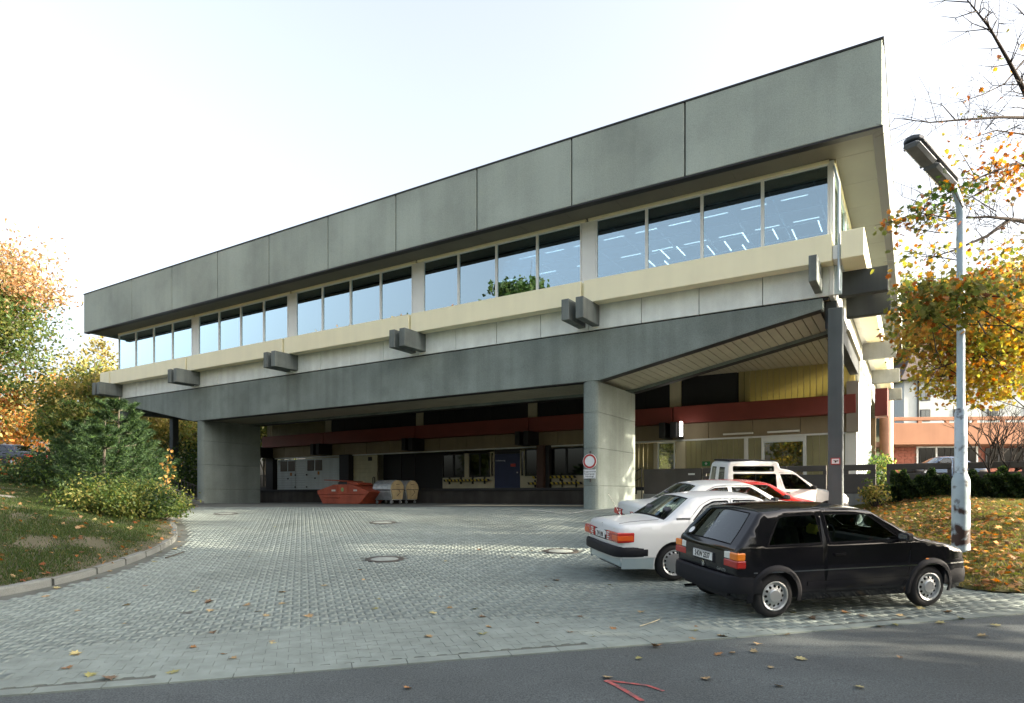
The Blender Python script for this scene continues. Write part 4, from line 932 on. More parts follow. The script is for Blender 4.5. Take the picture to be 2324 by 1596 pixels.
# ---- white saloon
sal = dict(L=4.42, tr=.075,  wheels=(.985, 3.65), rw=.30, arch=.345, sill=.20, track=.735, rim=.198, rimstyle=(15, .017, .168, 'slot'), dish=([0, .06, .12, .15, .175, .195], [-.012, -.006, -.003, .0, .012, .03]), fillet=.065,
    outline=[(.16,.22),(.10,.34),(.065,.50),(.05,.74),(.085,.88),(.15,.915),(.50,.94),(.84,.955,'rear'),(1.36,1.305),(1.46,1.338),(1.80,1.368),(2.15,1.372),(2.45,1.355),(2.62,1.325,'front'),(3.20,.965),(3.28,.94),(3.90,.86),(4.28,.77),(4.345,.72),(4.37,.50),(4.35,.24)],
    width=[(.2,.80),(.40,.835),(.60,.842),(.80,.832),(.95,.80),(1.33,.60),(1.38,.58)],
    windows=[[(1.30,.965),(2.02,.965),(2.02,1.285),(1.74,1.275),(1.56,1.20)], [(2.10,.965),(3.00,.965),(2.98,.99),(2.60,1.24),(2.50,1.285),(2.10,1.29)]],
    doors=[[(1.42,.60),(1.36,.70),(1.22,.955),(1.50,1.21),(1.72,1.305),(2.055,1.315),(2.055,.30),(1.48,.30)], [(2.065,.30),(3.10,.30),(3.13,.60),(3.10,.97),(2.64,1.26),(2.52,1.312),(2.065,1.315)]],
    cab=(.85, 3.2), belt=.965, seats=(2.2, 1.25), dash=2.85, brear=(.41, .575, .52, -.02), bfront=(.38, .58, .6, 4.42), mirror=(2.95, 1.02), handles=[(1.52, .84, .18), (2.22, .84, .18)],
    strips=[(.45, .66, .40, .55, .004, None)], gframe=.075, crown=.04, rc=.08)
pt_wht = paint('white_car_paint', (.66, .68, .68), .22)
mt_skirt = paint('grey_lower_paint', (.34, .42, .44), .3)
car2, xm, Ys, bd = make_car(sal, 'parked_saloon', 'white four-door saloon with its boot to the yard, between the black hatchback and the pillar', 'car', pt_wht)
spec_sal = sal
def saloon_rear(c, xm, Y, pl):
    for sgn in (1, -1):
        t = lens(c, .008, .30, .30, .832, .64, .80, mt_lred, xm, sgn, .015)
        for j in range(4): MB().box(.0-xm, .014-xm, sgn*.36, sgn*(.46 if j % 2 else .42), .655+j*.036, .675+j*.036, .003).build('clear_lens', mt_lwht, t)
        MB().box(.003-xm, .28-xm, sgn*.58, sgn*.836, .665, .76, .012).build('amber_lens', M('lens_deep_amber', (.55, .09, .02), .2, var=0) if pl else mt_ltop, t, smooth=True)
        lens(c, 4.26, 4.385, .42, .74, .56, .70, mt_lwht, xm, sgn, name='headlight')
        for k_ in range(2): MB().box(1.03-xm, 1.27-xm, sgn*(float(Y(1.1, .985))-.012), sgn*(float(Y(1.1, .985))+.003), .985+k_*.02, .995+k_*.02, .002).build('air_vent', mt_plas, c)
    MB().box(.024-xm, .12-xm, -.30, .30, .63, .80, .01).build('plate_recess', mt_plas, c)
    O_ = spec_sal['outline'] if pl else None
    if pl:
        ox = [p[0] for p in O_]; oz = [p[1] for p in O_]
        top_ = [(x_, float(np.interp(x_, ox[3:8], oz[3:8]))) for x_ in (.12, .30, .55, .80)]
        for sgn in (1, -1): MB().tube([(x_-xm, sgn*.60, z_+.028) for x_, z_ in top_]+[], .0035, 4).build('boot_gap', mt_black, c)
        MB().tube([(.80-xm, y_, .955+.04*(1-(y_/.72)**2)-.006) for y_ in np.linspace(-.60, .60, 7)], .004, 4).build('boot_gap', mt_black, c)
    if pl: plate(c, .012-xm, .705, 0, .44, .11, pl, 0, .10)
    st = MB().lathe([(.042, 0), (.042, .007), (.036, .007), (.036, 0)], 24, 'x')
    for q in range(3): a = R(90+120*q); st.add([(.004, .036*math.cos(a), .036*math.sin(a)), (.004, .007*math.cos(a+1.57), .007*math.sin(a+1.57)), (.004, -.007*math.cos(a+1.57), -.007*math.sin(a+1.57))], [(0, 1, 2)])
    st.build('emblem', mt_chrome, c, loc=(.045-xm, 0, .855), rot=(0, R(-14), math.pi))
    text_mesh('badge', '190', .05, mt_chrome, c, (.050-xm, .60, .84), (R(90), 0, -R(90)), .001); text_mesh('badge', '2.0', .05, mt_chrome, c, (.050-xm, -.55, .84), (R(90), 0, -R(90)), .001)
saloon_rear(car2, xm, Ys, 'ZW·J 898')
for sgn in (1, -1):
    xs = np.r_[np.linspace(.10, .62, 6)]; MB().add([(x-xm, sgn*(float(Ys(x, z))+.006), z) for x in xs for z in (.215, .39)], [(2*i, 2*i+1, 2*i+3, 2*i+2) for i in range(5)]).build('skirt', mt_skirt, car2)
    xs = np.linspace(1.36, 3.28, 8); MB().add([(x-xm, sgn*(float(Ys(x, z))+.006), z) for x in xs for z in (.205, .50)], [(2*i, 2*i+1, 2*i+3, 2*i+2) for i in range(7)]).build('skirt', mt_skirt, car2)
MB().box(.09-xm, .14-xm, -.72, .72, .24, .39, .02).build('rear_apron', mt_skirt, car2)
MB().tube([(.62-xm, .62, .95), (.40-xm, .70, 1.35)], .004, 5).build('aerial', mt_chrome, car2)
place(car2, (3.76, 11.58), 11.5)
# ---- second white saloon, longer and rounder
def scaled(sp, fx, fy, fz):
    q = dict(sp); f2 = lambda P: [tuple([p[0]*fx, p[1]*fz]+list(p[2:])) for p in P]
    q['L'] = sp['L']*fx; q['wheels'] = tuple(a*fx for a in sp['wheels']); q['outline'] = f2(sp['outline']); q['width'] = [(z*fz, y*fy) for z, y in sp['width']]; q['windows'] = [f2(p) for p in sp['windows']]; q['doors'] = [f2(p) for p in sp.get('doors', [])]
    q['cab'] = tuple(a*fx for a in sp['cab']); q['seats'] = tuple(a*fx for a in sp['seats']); q['dash'] = sp['dash']*fx; q['belt'] = sp['belt']*fz; q['mirror'] = (sp['mirror'][0]*fx, sp['mirror'][1]*fz); q['handles'] = [(a*fx, b*fz, c) for a, b, c in sp['handles']]; q['strips'] = []
    q['brear'] = (*[a*fz for a in sp['brear'][:2]], sp['brear'][2]*fx, sp['brear'][3]*fx); q['bfront'] = (*[a*fz for a in sp['bfront'][:2]], sp['bfront'][2]*fx, sp['bfront'][3]*fx); q['track'] = sp['track']*fy; return q
sal3 = scaled(sal, 1.07, 1.035, 1.045); sal3['windows'] = [[(1.42,1.01),(1.56,1.01),(1.56,1.22)], [(1.60,1.01),(2.16,1.01),(2.16,1.345),(1.86,1.335),(1.63,1.26)], [(2.25,1.01),(3.20,1.01),(3.18,1.03),(2.80,1.29),(2.70,1.342),(2.25,1.348)]]; sal3['wr'] = .02
car3, xm, Y3, bd = make_car(sal3, 'parked_saloon', 'white saloon with a small rear quarter window, half hidden behind the nearer white saloon', 'car', paint('white_car_paint_second', (.64, .67, .66), .25))
saloon_rear(car3, xm, Y3, None)
for sgn in (1, -1):
    xs = np.linspace(1.55, 2.85, 12); zz = np.interp(xs, [1.55, 1.9, 2.2, 2.7, 2.85], [1.235, 1.375, 1.395, 1.385, 1.33]); MB().tube([(x-xm, sgn*(float(Y3(x, z))+.0), z) for x, z in zip(xs, zz)], .009, 6).build('roof_trim', mt_chrome, car3)
place(car3, (5.05, 15.4), 9.0)
# ---- red car
redc = dict(hatch); redc['flare'] = False; redc['hrcol'] = None; redc['strips'] = []
car4, xm, Y4, bd = make_car(redc, 'parked_hatchback', 'red hatchback, only roof and bonnet showing before the white van', 'car', paint('red_car_paint', (.42, .022, .02), .2), detail=False)
for sgn in (1, -1): lens(car4, .062, .20, .50, .822, .66, .86, mt_lred, xm, sgn)
place(car4, (6.5, 18.2), 6.0); car4.location.z -= .10
# ---- high roofed white van
van = dict(L=3.97, wheels=(.62, 3.20), rw=.29, arch=.34, sill=.22, track=.70, rim=.18, rimstyle=(8, .014, .13, 'round'), dish=([0, .08, .13, .178], [.01, .01, .02, .04]), fillet=.05,
    outline=[(.10,.26),(.05,.36),(.04,.80),(.055,.98,'rear'),(.12,1.60),(.15,1.72),(.24,1.785),(.9,1.81),(1.62,1.79),(1.70,1.75),(1.735,1.60),(1.79,1.575),(2.0,1.545),(2.16,1.49,'front'),(2.86,1.0),(2.93,.965),(3.40,.895),(3.76,.82),(3.86,.74),(3.88,.55),(3.88,.40),(3.84,.26)],
    width=[(.2,.77),(.35,.79),(.60,.80),(.95,.785),(1.45,.70),(1.8,.655)],
    windows=[[(.28,1.49),(1.55,1.49),(1.55,1.66),(.28,1.66)], [(.28,.965),(1.62,.965),(1.60,1.43),(.28,1.43)], [(1.86,.965),(2.74,.965),(2.68,1.02),(2.22,1.385),(2.12,1.42),(1.72,1.42)]],
    doors=[[(1.80,.30),(2.82,.30),(2.84,.60),(2.80,.99),(2.24,1.43),(2.13,1.46),(1.66,1.46),(1.79,.97)]],
    cab=(.3, 2.9), belt=.95, seats=(2.0,), dash=2.55, brear=(.34, .50, .3, -.0), bfront=(.34, .56, .5, 3.96), mirror=(2.70, 1.02), handles=[(1.93, .86, .15)], strips=[(.3, 3.0, .42, .48, .01, mt_plas)], gframe=.14, crown=.02, split_rear=True, wr=.05, tr=.03, tf=.12)
car5, xm, Y5, bd = make_car(van, 'parked_van', 'white high-roofed delivery van with narrow upper side windows by the ramp parapet', 'van', paint('white_van_paint', (.66, .68, .66), .3), glassm=glass('van_glass', (.16, .18, .19), 1.5))
MB().box(.18-xm, .95-xm, -.58, .58, 1.80, 1.845, .02).build('roof_flap', mt_plas, car5)
MB().box(.95-xm, 1.72-xm, -.60, .60, 1.80, 1.822, .01).build('roof_trim', mt_plas, car5)
for sgn in (1, -1):
    lens(car5, .05, .14, .64, .79, .55, .85, mt_lred, xm, sgn); lens(car5, 3.78, 3.89, .42, .72, .56, .70, mt_lwht, xm, sgn, name='headlight')
    y_ = sgn*float(Y5(.1, 1.2)); MB().box(.0-xm, .06-xm, y_*.93, y_*.985, 1.15, 1.21, .01).build('hinge', mt_seal, car5)
MB().box(1.0-xm, 1.03-xm, float(Y5(1, 1.2))-.0, -float(Y5(1, 1.2)), .97, 1.42).build('window_bar', mt_seal, car5) if False else None
for sgn in (1, -1):
    y0, y1 = float(Y5(.95, .97)), float(Y5(.95, 1.42)); MB().tube([(.95-xm, sgn*(y0+.004), .97), (.95-xm, sgn*(y1+.004), 1.42)], .012, 5).build('window_bar', mt_seal, car5)
place(car5, (8.15, 20.3), 4.0)
# ---- far cars
fs_ = dict(sal); fs_['strips'] = []
car6, xm, Y6, bd = make_car(fs_, 'parked_saloon', 'dark blue saloon on the street at the far left behind the lawn', 'car', paint('navy_car_paint', (.015, .02, .04), .2), group='cars beyond the yard', detail=False)
saloon_rear(car6, xm, Y6, None)
car7, xm, Y7, bd = make_car(fs_, 'parked_saloon', 'blue grey car on the terrace behind the hedge at the right', 'car', paint('blue_car_paint', (.05, .08, .14), .25), group='cars beyond the yard', detail=False)
# ------------------------------------------------------------ things in the yard
def yz(u, v): x, y, z = UV(u, v); return x, y
HROT = -math.atan2(BB, BA)
# orange-red skip with an open lid
mt_skip = M('skip_orange', (.36, .075, .035), .6, var=.18, scale=2, streak=.25, blotch=.5, bcol=(.16, .06, .04), bsc=2, bth=.58)
us0, us1 = Ux(838, 24.6), Ux(720, 24.6); uc = (us0+us1)/2; hw = (us1-us0)/2
sx, sy = yz(uc, 24.6+.8)
sk = empty('skip', (sx, sy, -.43+ZC), (0, 0, HROT), label='orange steel skip with sloping ends and an open lid in front of the white doors', cat='skip')
b = MB(); D = .8
P = [(-hw*.78, 0), (hw*.62, 0), (hw, .62), (hw*.98, .66), (hw*.30, 1.02), (-hw*.35, 1.02), (-hw, .70), (-hw, .62)]
b.prism(P, -D, D, 'y'); b.build('skip_body', mt_skip, sk, bevel=.015)
for q, (x0, x1) in enumerate(((-.22*hw, -.17*hw), (.17*hw, .22*hw))): MB().box(x0, x1, -D-.035, -D-.001, .52, .98, .008).build('rib', mt_skip, sk)
MB().box(-hw*.97, hw*.97, -D-.04, -D-.001, .50, .56, .01).build('rail', mt_skip, sk); MB().box(-hw*.72, -hw*.1, -D-.05, -D-.001, .32, .37, .01).build('rail', mt_skip, sk)
MB().prism([(-hw*.82, 1.30), (hw*.05, 1.20), (hw*.05, 1.17), (-hw*.82, 1.26)], -D*.8, D*.8, 'y').build('lid', mt_skip, sk)
MB().prism([(-hw*.30, 1.02), (hw*.14, 1.02), (hw*.14, 1.10), (-hw*.30, 1.16)], -D*.7, D*.7, 'y').build('opening', mt_black, sk)
MB().prism([(hw*.05, 1.03), (hw*.45, 1.0), (hw*.40, 1.12), (hw*.05, 1.16)], -D*.7, D*.7, 'y').build('lid', mt_skip, sk)
for x0, x1 in ((-.42*hw, -.27*hw), (.42*hw, .55*hw)): MB().box(x0, x1, -D-.012, -D-.001, .66, .75, .002).build('sticker', M('sticker_white', (.5, .48, .42), .6, var=.1), sk)
MB().lathe([(0, -D-.012), (.11, -D-.012), (.11, -D-.001)], 24, 'y', (0, 0, .75)).build('round_sticker', M('sticker_green', (.22, .3, .12), .6, var=.2, scale=10), sk)
# galvanised roll-top waste bins, seen from the end
mt_end = M('bin_end', (.46, .38, .22), .6, var=.15, scale=4, streak=.2)
def wastebin(u, v, label):
    x, y = yz(u, v); e = empty('waste_bin', (x, y, -.43+ZC), (0, 0, HROT), label=label, cat='waste bin', group='galvanised waste bins by the dock')
    # axis along the building front (local x)
    L2 = .62; b = MB(); n = 12
    prof = [(.52*math.cos(a), .78+.46*math.sin(a)) for a in np.linspace(0, math.pi, n)]
    prof2 = prof+[(-.50, .60), (-.38, .20), (.38, .20), (.50, .60)]
    b.prism(prof2, -L2, L2, 'x'); b.build('bin_body', mt_galv, e, bevel=.01)
    for k in range(7):
        rb_ = MB(); xx = -L2+.1+k*.17
        rb_.tube([(xx, y_*1.012, .78+(z_-.78)*1.02) for y_, z_ in prof], .012, 5); rb_.build('rib', mt_galv, e)
    MB().prism([(y_*.97, z_) for y_, z_ in prof]+[(-.44, .60), (-.36, .24), (.36, .24), (.44, .60)], L2, L2+.05, 'x').build('end_panel', mt_end, e)
    MB().box(-L2, L2, -.545, .545, .70, .745, .01).build('rim_rail', mt_dark, e)
    MB().tube([(L2+.05, -.12, 1.02), (L2+.10, -.08, 1.02), (L2+.10, .08, 1.02), (L2+.05, .12, 1.02)], .012, 6).build('handle', mt_dark, e)
    MB().box(L2+.05, L2+.07, -.46, .46, .74, .77).build('end_rail', mt_dark, e); MB().tube([(L2+.07, .05, .76), (L2+.09, .15, .6), (L2+.09, -.12, .40)], .014, 5).build('lever', mt_dark, e)
    for xx in (-.5, .5):
        for yy in (-.34, .34):
            c = MB(); c.tube([(xx, yy, .22), (xx+.03, yy, .10)], .022, 6); c.lathe([(0, -.02), (.075, -.02), (.085, 0), (.075, .02), (0, .02)], 14, 'y', (xx+.03, yy, .087)); c.build('castor', mt_galv, e, smooth=True)
    return e
wastebin(Ux(881, 25.9), 25.9, 'galvanised roll-top waste bin next to the orange skip, nearer the street')
wastebin(Ux(905, 27.0)-.35, 26.95, 'galvanised roll-top waste bin standing behind the other one, only its end showing')
x, y = yz(Ux(997/1.0-0, VD+.5)+0, VD+.5)
x, y = yz(Ux((900+345/3.547)/1.1015, VD+.5), VD+.5); bk = empty('bucket', (x, y, .385+ZC), label='small green funnel-shaped bucket on the loading dock above the waste bins', cat='bucket')
MB().lathe([(0, .0), (.07, .0), (.16, .20), (.17, .20), (.17, .215), (.15, .215), (.07, .03), (0, .03)], 20).build('shell', M('bucket_green', (.07, .28, .20), .5, var=.05), bk, smooth=True)
# no-vehicles sign with supplementary plate, hung on the front pillar
mt_sred = M('sign_red', (.38, .03, .025), .4, var=.03); mt_swht = M('sign_white', (.72, .74, .74), .4, var=.04)
SV_ = VB-.09; us_ = Ux(1338.5, SV_); x, y, z = UV(us_, SV_, (HZ-1047)/FOC*((BB*us_+BA*SV_)))
Zs = BB*us_+BA*SV_; pxm = Zs/FOC; rs = 17.0*pxm
sg = empty('road_sign', (x, y, z), (0, 0, math.atan2(x, -y) if False else HROT), label='round no-vehicles sign with a white plate below it on the front pillar', cat='road sign')
MB().lathe([(0, -.012), (rs, -.012), (rs, 0), (0, 0)], 40, 'y').build('sign_disc', mt_swht, sg)
MB().lathe([(rs*.70, -.0135), (rs*.95, -.0135), (rs*.95, -.0125), (rs*.70, -.0125), (rs*.70, -.0135)], 40, 'y').build('red_ring', mt_sred, sg)
pw, ph = 14.2*pxm*1.08, 10.6*pxm; zc_ = -rs-ph-.02
pl = MB().box(-pw, pw, -.012, 0, zc_-ph, zc_+ph, .006).build('text_plate', mt_swht, sg)
b = MB()
for a, c, e, f in ((-pw*.92, pw*.92, zc_+ph*.86, zc_+ph*.91), (-pw*.92, pw*.92, zc_-ph*.91, zc_-ph*.86)): b.box(a, c, -.0135, -.0125, e, f)
for s_ in (-1, 1): b.box(s_*pw*.92-.004, s_*pw*.92+.004, -.0135, -.0125, zc_-ph*.9, zc_+ph*.9)
b.build('plate_border', mt_blk, pl)
for q, s_ in enumerate(('Ausgenommen', 'Versorgungs-', 'Fahrzeuge')): text_mesh('lettering', s_, ph*.52, mt_blk, pl, (0, -.013, zc_+ph*(.5-.5*q)), (R(90), 0, 0), .0004, .92, .001)
MB().tube([(0, .05, zc_-ph-.12), (0, .05, rs+.1)], .03, 8).build('sign_bracket', mt_dark, sg)
# fire brigade sign on the corner column
uf = 2.0; x, y, z = UV(uf, VB+.04, (HZ-1047)/FOC*(BB*uf+BA*(VB+.04))); fs = empty('access_sign', (x, y, z), (0, 0, HROT), label='small red-bordered access sign with a black emblem on the corner column', cat='sign')
MB().box(-.125, .125, -.01, 0, -.10, .10, .004).build('sign_border', mt_sred, fs); MB().box(-.10, .10, -.013, -.0105, -.075, .075, .002).build('sign_face', mt_swht, fs)
b = MB(); b.add([(-.075, -.0145, .035), (.03, -.0145, .02), (.075, -.0145, .03), (.075, -.0145, -.005), (.02, -.0145, -.01), (.02, -.0145, -.04), (-.02, -.0145, -.04), (-.02, -.0145, .0)], [(0,1,2,3,4,5,6,7)]); b.build('emblem', mt_blk, fs)
# street lamp
mt_lamp = M('lamp_post_paint', (.42, .52, .60), .5, var=.08, scale=3, blotch=1., bcol=(.045, .022, .018), bsc=6.5, bth=.575, bump=.2, bscale=12)
mt_lampr = M('rusty_base', (.30, .38, .43), .6, var=.1, scale=3, blotch=1., bcol=(.035, .018, .015), bsc=5.0, bth=.49, bump=.3, bscale=12)
LX, LY = 8.27, 12.0; LZ = g1(LX, LY)+ZC-.05
lp = empty('street_lamp', (LX, LY, LZ), label='pale blue street lamp with flaking paint and tilted luminaire, behind the black hatchback', cat='street lamp')
h1 = .30+ZC-LZ; h2 = 1.56+ZC-LZ; top_ = 5.16+ZC-LZ
mt_foot = M('rusted_foot', (.30, .38, .43), .7, var=.1, scale=3, blotch=1., bcol=(.035, .018, .015), bsc=5.0, bth=.44, bump=.4, bscale=14)
MB().lathe([(.1465, -.4), (.1465, .62)], 28).build('post_foot', mt_foot, lp, smooth=True)
MB().lathe([(.146, .62), (.146, h1-.05), (.141, h1), (.10, h1+.12)], 28).build('post_base', mt_lampr, lp, smooth=True)
MB().lathe([(.10, h1+.10), (.10, h2-.04), (.066, h2+.06)], 24).build('post_shaft', mt_lamp, lp, smooth=True)
ax_, ay_ = -.70, -.46; n_ = math.hypot(ax_, ay_); ax_ /= n_; ay_ /= n_
mt_lup = M('lamp_pipe', (.40, .52, .62), .5, var=.06, scale=3, blotch=.8, bcol=(.12, .14, .15), bsc=9, bth=.66)
arm = [(0, 0, h2), (0, 0, top_)]+[(ax_*.55*(1-math.cos(a)), ay_*.55*(1-math.cos(a)), top_-.05+.55*math.sin(a)) for a in np.linspace(.1, R(72), 8)]
MB().tube(arm, [.067]*4+[.06]*6, 14).build('post_pipe', mt_lup, lp, smooth=True)
e0 = Vector(arm[-1]); tl_ = R(14); dv = Vector((ax_*math.cos(tl_), ay_*math.cos(tl_), math.sin(tl_))); sidev = dv.cross(Vector((0, 0, 1))).normalized(); upv = sidev.cross(dv).normalized()
lum = empty('luminaire', e0, parent=lp); lum.matrix_local = Matrix.Translation(e0) @ Matrix((dv, -sidev, upv)).transposed().to_4x4()
LL = 1.55
def capsule(h0, h1_, hw_, r, n=6):
    P = []
    for a in np.linspace(-math.pi/2, math.pi/2, n): P.append((LL-r+r*math.cos(a), hw_*math.sin(a)))
    for a in np.linspace(math.pi/2, 3*math.pi/2, n): P.append((r+r*math.cos(a)-.02, hw_*math.sin(a)))
    return MB().prism(P, h0, h1_, 'z')
capsule(-.01, .07, .16, .14).build('housing', M('lamp_housing', (.05, .06, .075), .5, var=.05), lum, bevel=.02)
mt_diff = M('lamp_cover', (.13, .14, .15), .25, var=.3, scale=4, spec=.5)
for x0, x1 in ((.02, LL*.52), (LL*.53, LL-.03)): MB().box(x0, x1, -.135, .135, -.12, -.008, .05).build('diffuser', mt_diff, lum, smooth=True)
for xx in (.2, LL*.5, LL-.2): MB().box(xx, xx+.04, -.172, -.135, -.05, .02, .005).build('clip', mt_dark, lum)
# painted and drawn marks on the ground
mt_mark = M('red_spray', (.34, .08, .075), .9, var=.25, scale=14, blotch=.85, bcol=(.10, .07, .075), bsc=9, bth=.47)
def mark(name, pts, w_, mat, par, lab=None):
    P = np.array([unpx(a, b) for a, b in pts]); T_ = np.gradient(P, axis=0); T_ /= np.linalg.norm(T_, axis=1)[:, None]; N_ = np.c_[-T_[:, 1], T_[:, 0]]; vs = []
    for p, n_ in zip(P, N_):
        for s_ in (-.5, .5): q = p+n_*w_*s_; vs.append((q[0], q[1], float(gz(q[1]))+ZC+(-.005 if par is road else .006)))
    return MB().add(vs, [(2*i, 2*i+1, 2*i+3, 2*i+2) for i in range(len(P)-1)]).build(name, mat, par)
mark('red_mark', [(1374, 1543), (1400, 1556), (1430, 1573), (1458, 1590)], .045, mt_mark, road); mark('red_mark', [(1378, 1543), (1420, 1548), (1470, 1556), (1506, 1568)], .035, mt_mark, road)
mt_line = M('worn_white_paint', (.36, .38, .36), .9, var=.2, scale=5)
mark('painted_line', [(1175, 1152), (1215, 1158), (1255, 1163), (1290, 1166)], .09, mt_line, bed); mark('painted_line', [(1290, 1166), (1330, 1160), (1400, 1153), (1440, 1150)], .09, mt_line, bed)
# twig
p = [unpx(1452, 1424), unpx(1475, 1417), unpx(1498, 1408)]; MB().tube([(q[0], q[1], float(gz(q[1]))+ZC+.012) for q in p], .006, 5).build('twig', M('straw', (.45, .40, .28), .8, var=.1), label='thin pale straw lying on the paving in front of the black hatchback', cat='twig')
p = [unpx(376, 1268), unpx(395, 1262), unpx(418, 1254)]; MB().tube([(q[0], q[1], float(gz(q[1]))+ZC+.015) for q in p], .014, 5).build('twig', M('bark_dark', (.05, .045, .035), .9, var=.1), label='dark broken twig lying on the paving just off the bend of the kerb', cat='twig')
# railings of the ramp at the left behind the bushes
rl = empty('railing', (*yz(Ux(445, 21.3), 21.3), -.43+ZC), label='dark metal stair railing rising left of the left concrete pillar', cat='railing')
def yard(px_, py_, Z): return Vector(((px_-PX)/FOC*Z, Z, (HZ-py_)/FOC*Z+ZC))-rl.location
a0, a1 = yard(447, 1104, 35.), yard(330, 1056, 33.); c0, c1 = yard(447, 1138, 35.), yard(330, 1088, 33.)
MB().tube([a0, a1], .035, 6).build('rail', mt_dark, rl); MB().tube([c0+Vector((0,0,.1)), c1+Vector((0,0,.1))], .025, 6).build('rail', mt_dark, rl)
for k in range(17): t = k/16; MB().tube([c0.lerp(c1, t)+Vector((0,0,.1)), a0.lerp(a1, t)], .014, 5).build('baluster', mt_dark, rl)
b = MB(); q = [c0, c1, c1+Vector((0, 0, -1.6)), c0+Vector((0, 0, -.6))]; b.add([tuple(x) for x in q]+[tuple(x+Vector((.2, .4, 0))) for x in q], [(0,1,2,3), (7,6,5,4), (0,4,5,1), (1,5,6,2), (2,6,7,3), (3,7,4,0)]); b.build('string_wall', mt_kerb, rl)
# fence and low dark wall seen under the hall beyond the left end of the ground floor
fx, fy = yz(Ux(585, 33), 33); fe = empty('railing', (fx, fy, -.43+ZC), (0, 0, HROT), label='dark bar railing on a low wall beyond the left end of the loading dock', cat='railing')
MB().box(-1.2, 1.2, 0, .2, -.3, 1.1).build('low_wall', mt_black, fe)
MB().box(-1.2, 1.2, .07, .11, 2.0, 2.05).build('rail', mt_dark, fe)
for k in range(16): MB().box(-1.15+k*.15, -1.12+k*.15, .08, .1, 1.1, 2.0).build('baluster', mt_dark, fe)
# ------------------------------------------------------------ trees, shrubs, hedge and the houses behind
mt_leaf = leafmat('leaf', .5); mt_needle = leafmat('needle', .2, .6)
mt_bark = M('bark', (.075, .065, .05), .95, var=.3, scale=6, bump=.6, bscale=25); mt_barkd = M('bark_dark_twigs', (.035, .028, .024), .95, var=.2, scale=6)
PAL = dict(gold=[(.44,.35,.07),(.38,.34,.07),(.30,.31,.07),(.46,.31,.07)], amber=[(.36,.21,.06),(.32,.19,.05),(.34,.26,.07)], olive=[(.11,.13,.03),(.14,.14,.035),(.08,.10,.025)], peach=[(.36,.22,.11),(.40,.27,.15),(.30,.17,.08),(.28,.24,.11)], brown=[(.15,.08,.035),(.20,.11,.045),(.10,.06,.03)], orange=[(.34,.14,.035),(.40,.20,.06),(.26,.09,.03),(.36,.24,.07)], rust=[(.26,.10,.03),(.20,.07,.025),(.32,.17,.05)], yellow=[(.30,.25,.08),(.26,.23,.07),(.20,.19,.06),(.33,.25,.09)],
    ygreen=[(.14,.17,.045),(.18,.18,.05),(.10,.13,.035),(.21,.19,.06)], green=[(.06,.10,.025),(.045,.08,.02),(.09,.12,.03)], dark=[(.022,.045,.015),(.03,.055,.02),(.018,.035,.012)], pine=[(.025,.055,.022),(.04,.075,.028),(.018,.042,.018)])
MAPLE = np.array([(0,-.5),(.12,-.28),(.42,-.34),(.30,-.10),(.52,.12),(.26,.16),(.30,.40),(.12,.28),(0,.58),(-.12,.28),(-.30,.40),(-.26,.16),(-.52,.12),(-.30,-.10),(-.42,-.34),(-.12,-.28)])
def leaves(C, size, tints, star=False, droop=.3, flat=None):
    """one mesh worth of leaves at centres C: returns V, F, T"""
    n = len(C); a = rng.normal(0, 1, (n, 3)); a[:, 2] = a[:, 2]*.6+(.55 if flat is None else flat); a /= np.linalg.norm(a, axis=1)[:, None]
    b = np.cross(a, rng.normal(0, 1, (n, 3))); b /= np.linalg.norm(b, axis=1)[:, None]; c = np.cross(a, b); s = size*rng.uniform(.65, 1.25, n)[:, None]
    if star:
        k = len(MAPLE); P = C[:, None]+MAPLE[None, :, :1]*(b*s)[:, None]+MAPLE[None, :, 1:]*(c*s)[:, None]; P = P-a[:, None]*(np.abs(MAPLE[None, :, :1])*.35*s[:, None])
        P = np.concatenate([P, C[:, None]], 1); V = P.reshape(-1, 3); f = np.array([(i, (i+1) % k, k) for i in range(k)]); F = (f[None]+(k+1)*np.arange(n)[:, None, None]).reshape(-1, 3); return V, F, np.repeat(tints, k+1, 0)
    P = np.stack([C-c*s*.55, C+b*s*.30-a*s*.08, C+c*s*.6-a*s*.1*droop, C-b*s*.30-a*s*.08], 1); V = P.reshape(-1, 3); F = (np.array([[0, 1, 2, 3]])[None]+4*np.arange(n)[:, None, None]).reshape(-1, 4); return V, F, np.repeat(tints, 4, 0)
def pick(pal, n, jit=.18):
    p = np.array(pal); t = p[rng.integers(0, len(p), n)]; return np.clip(t*rng.normal(1, jit, (n, 1)), .004, .9)
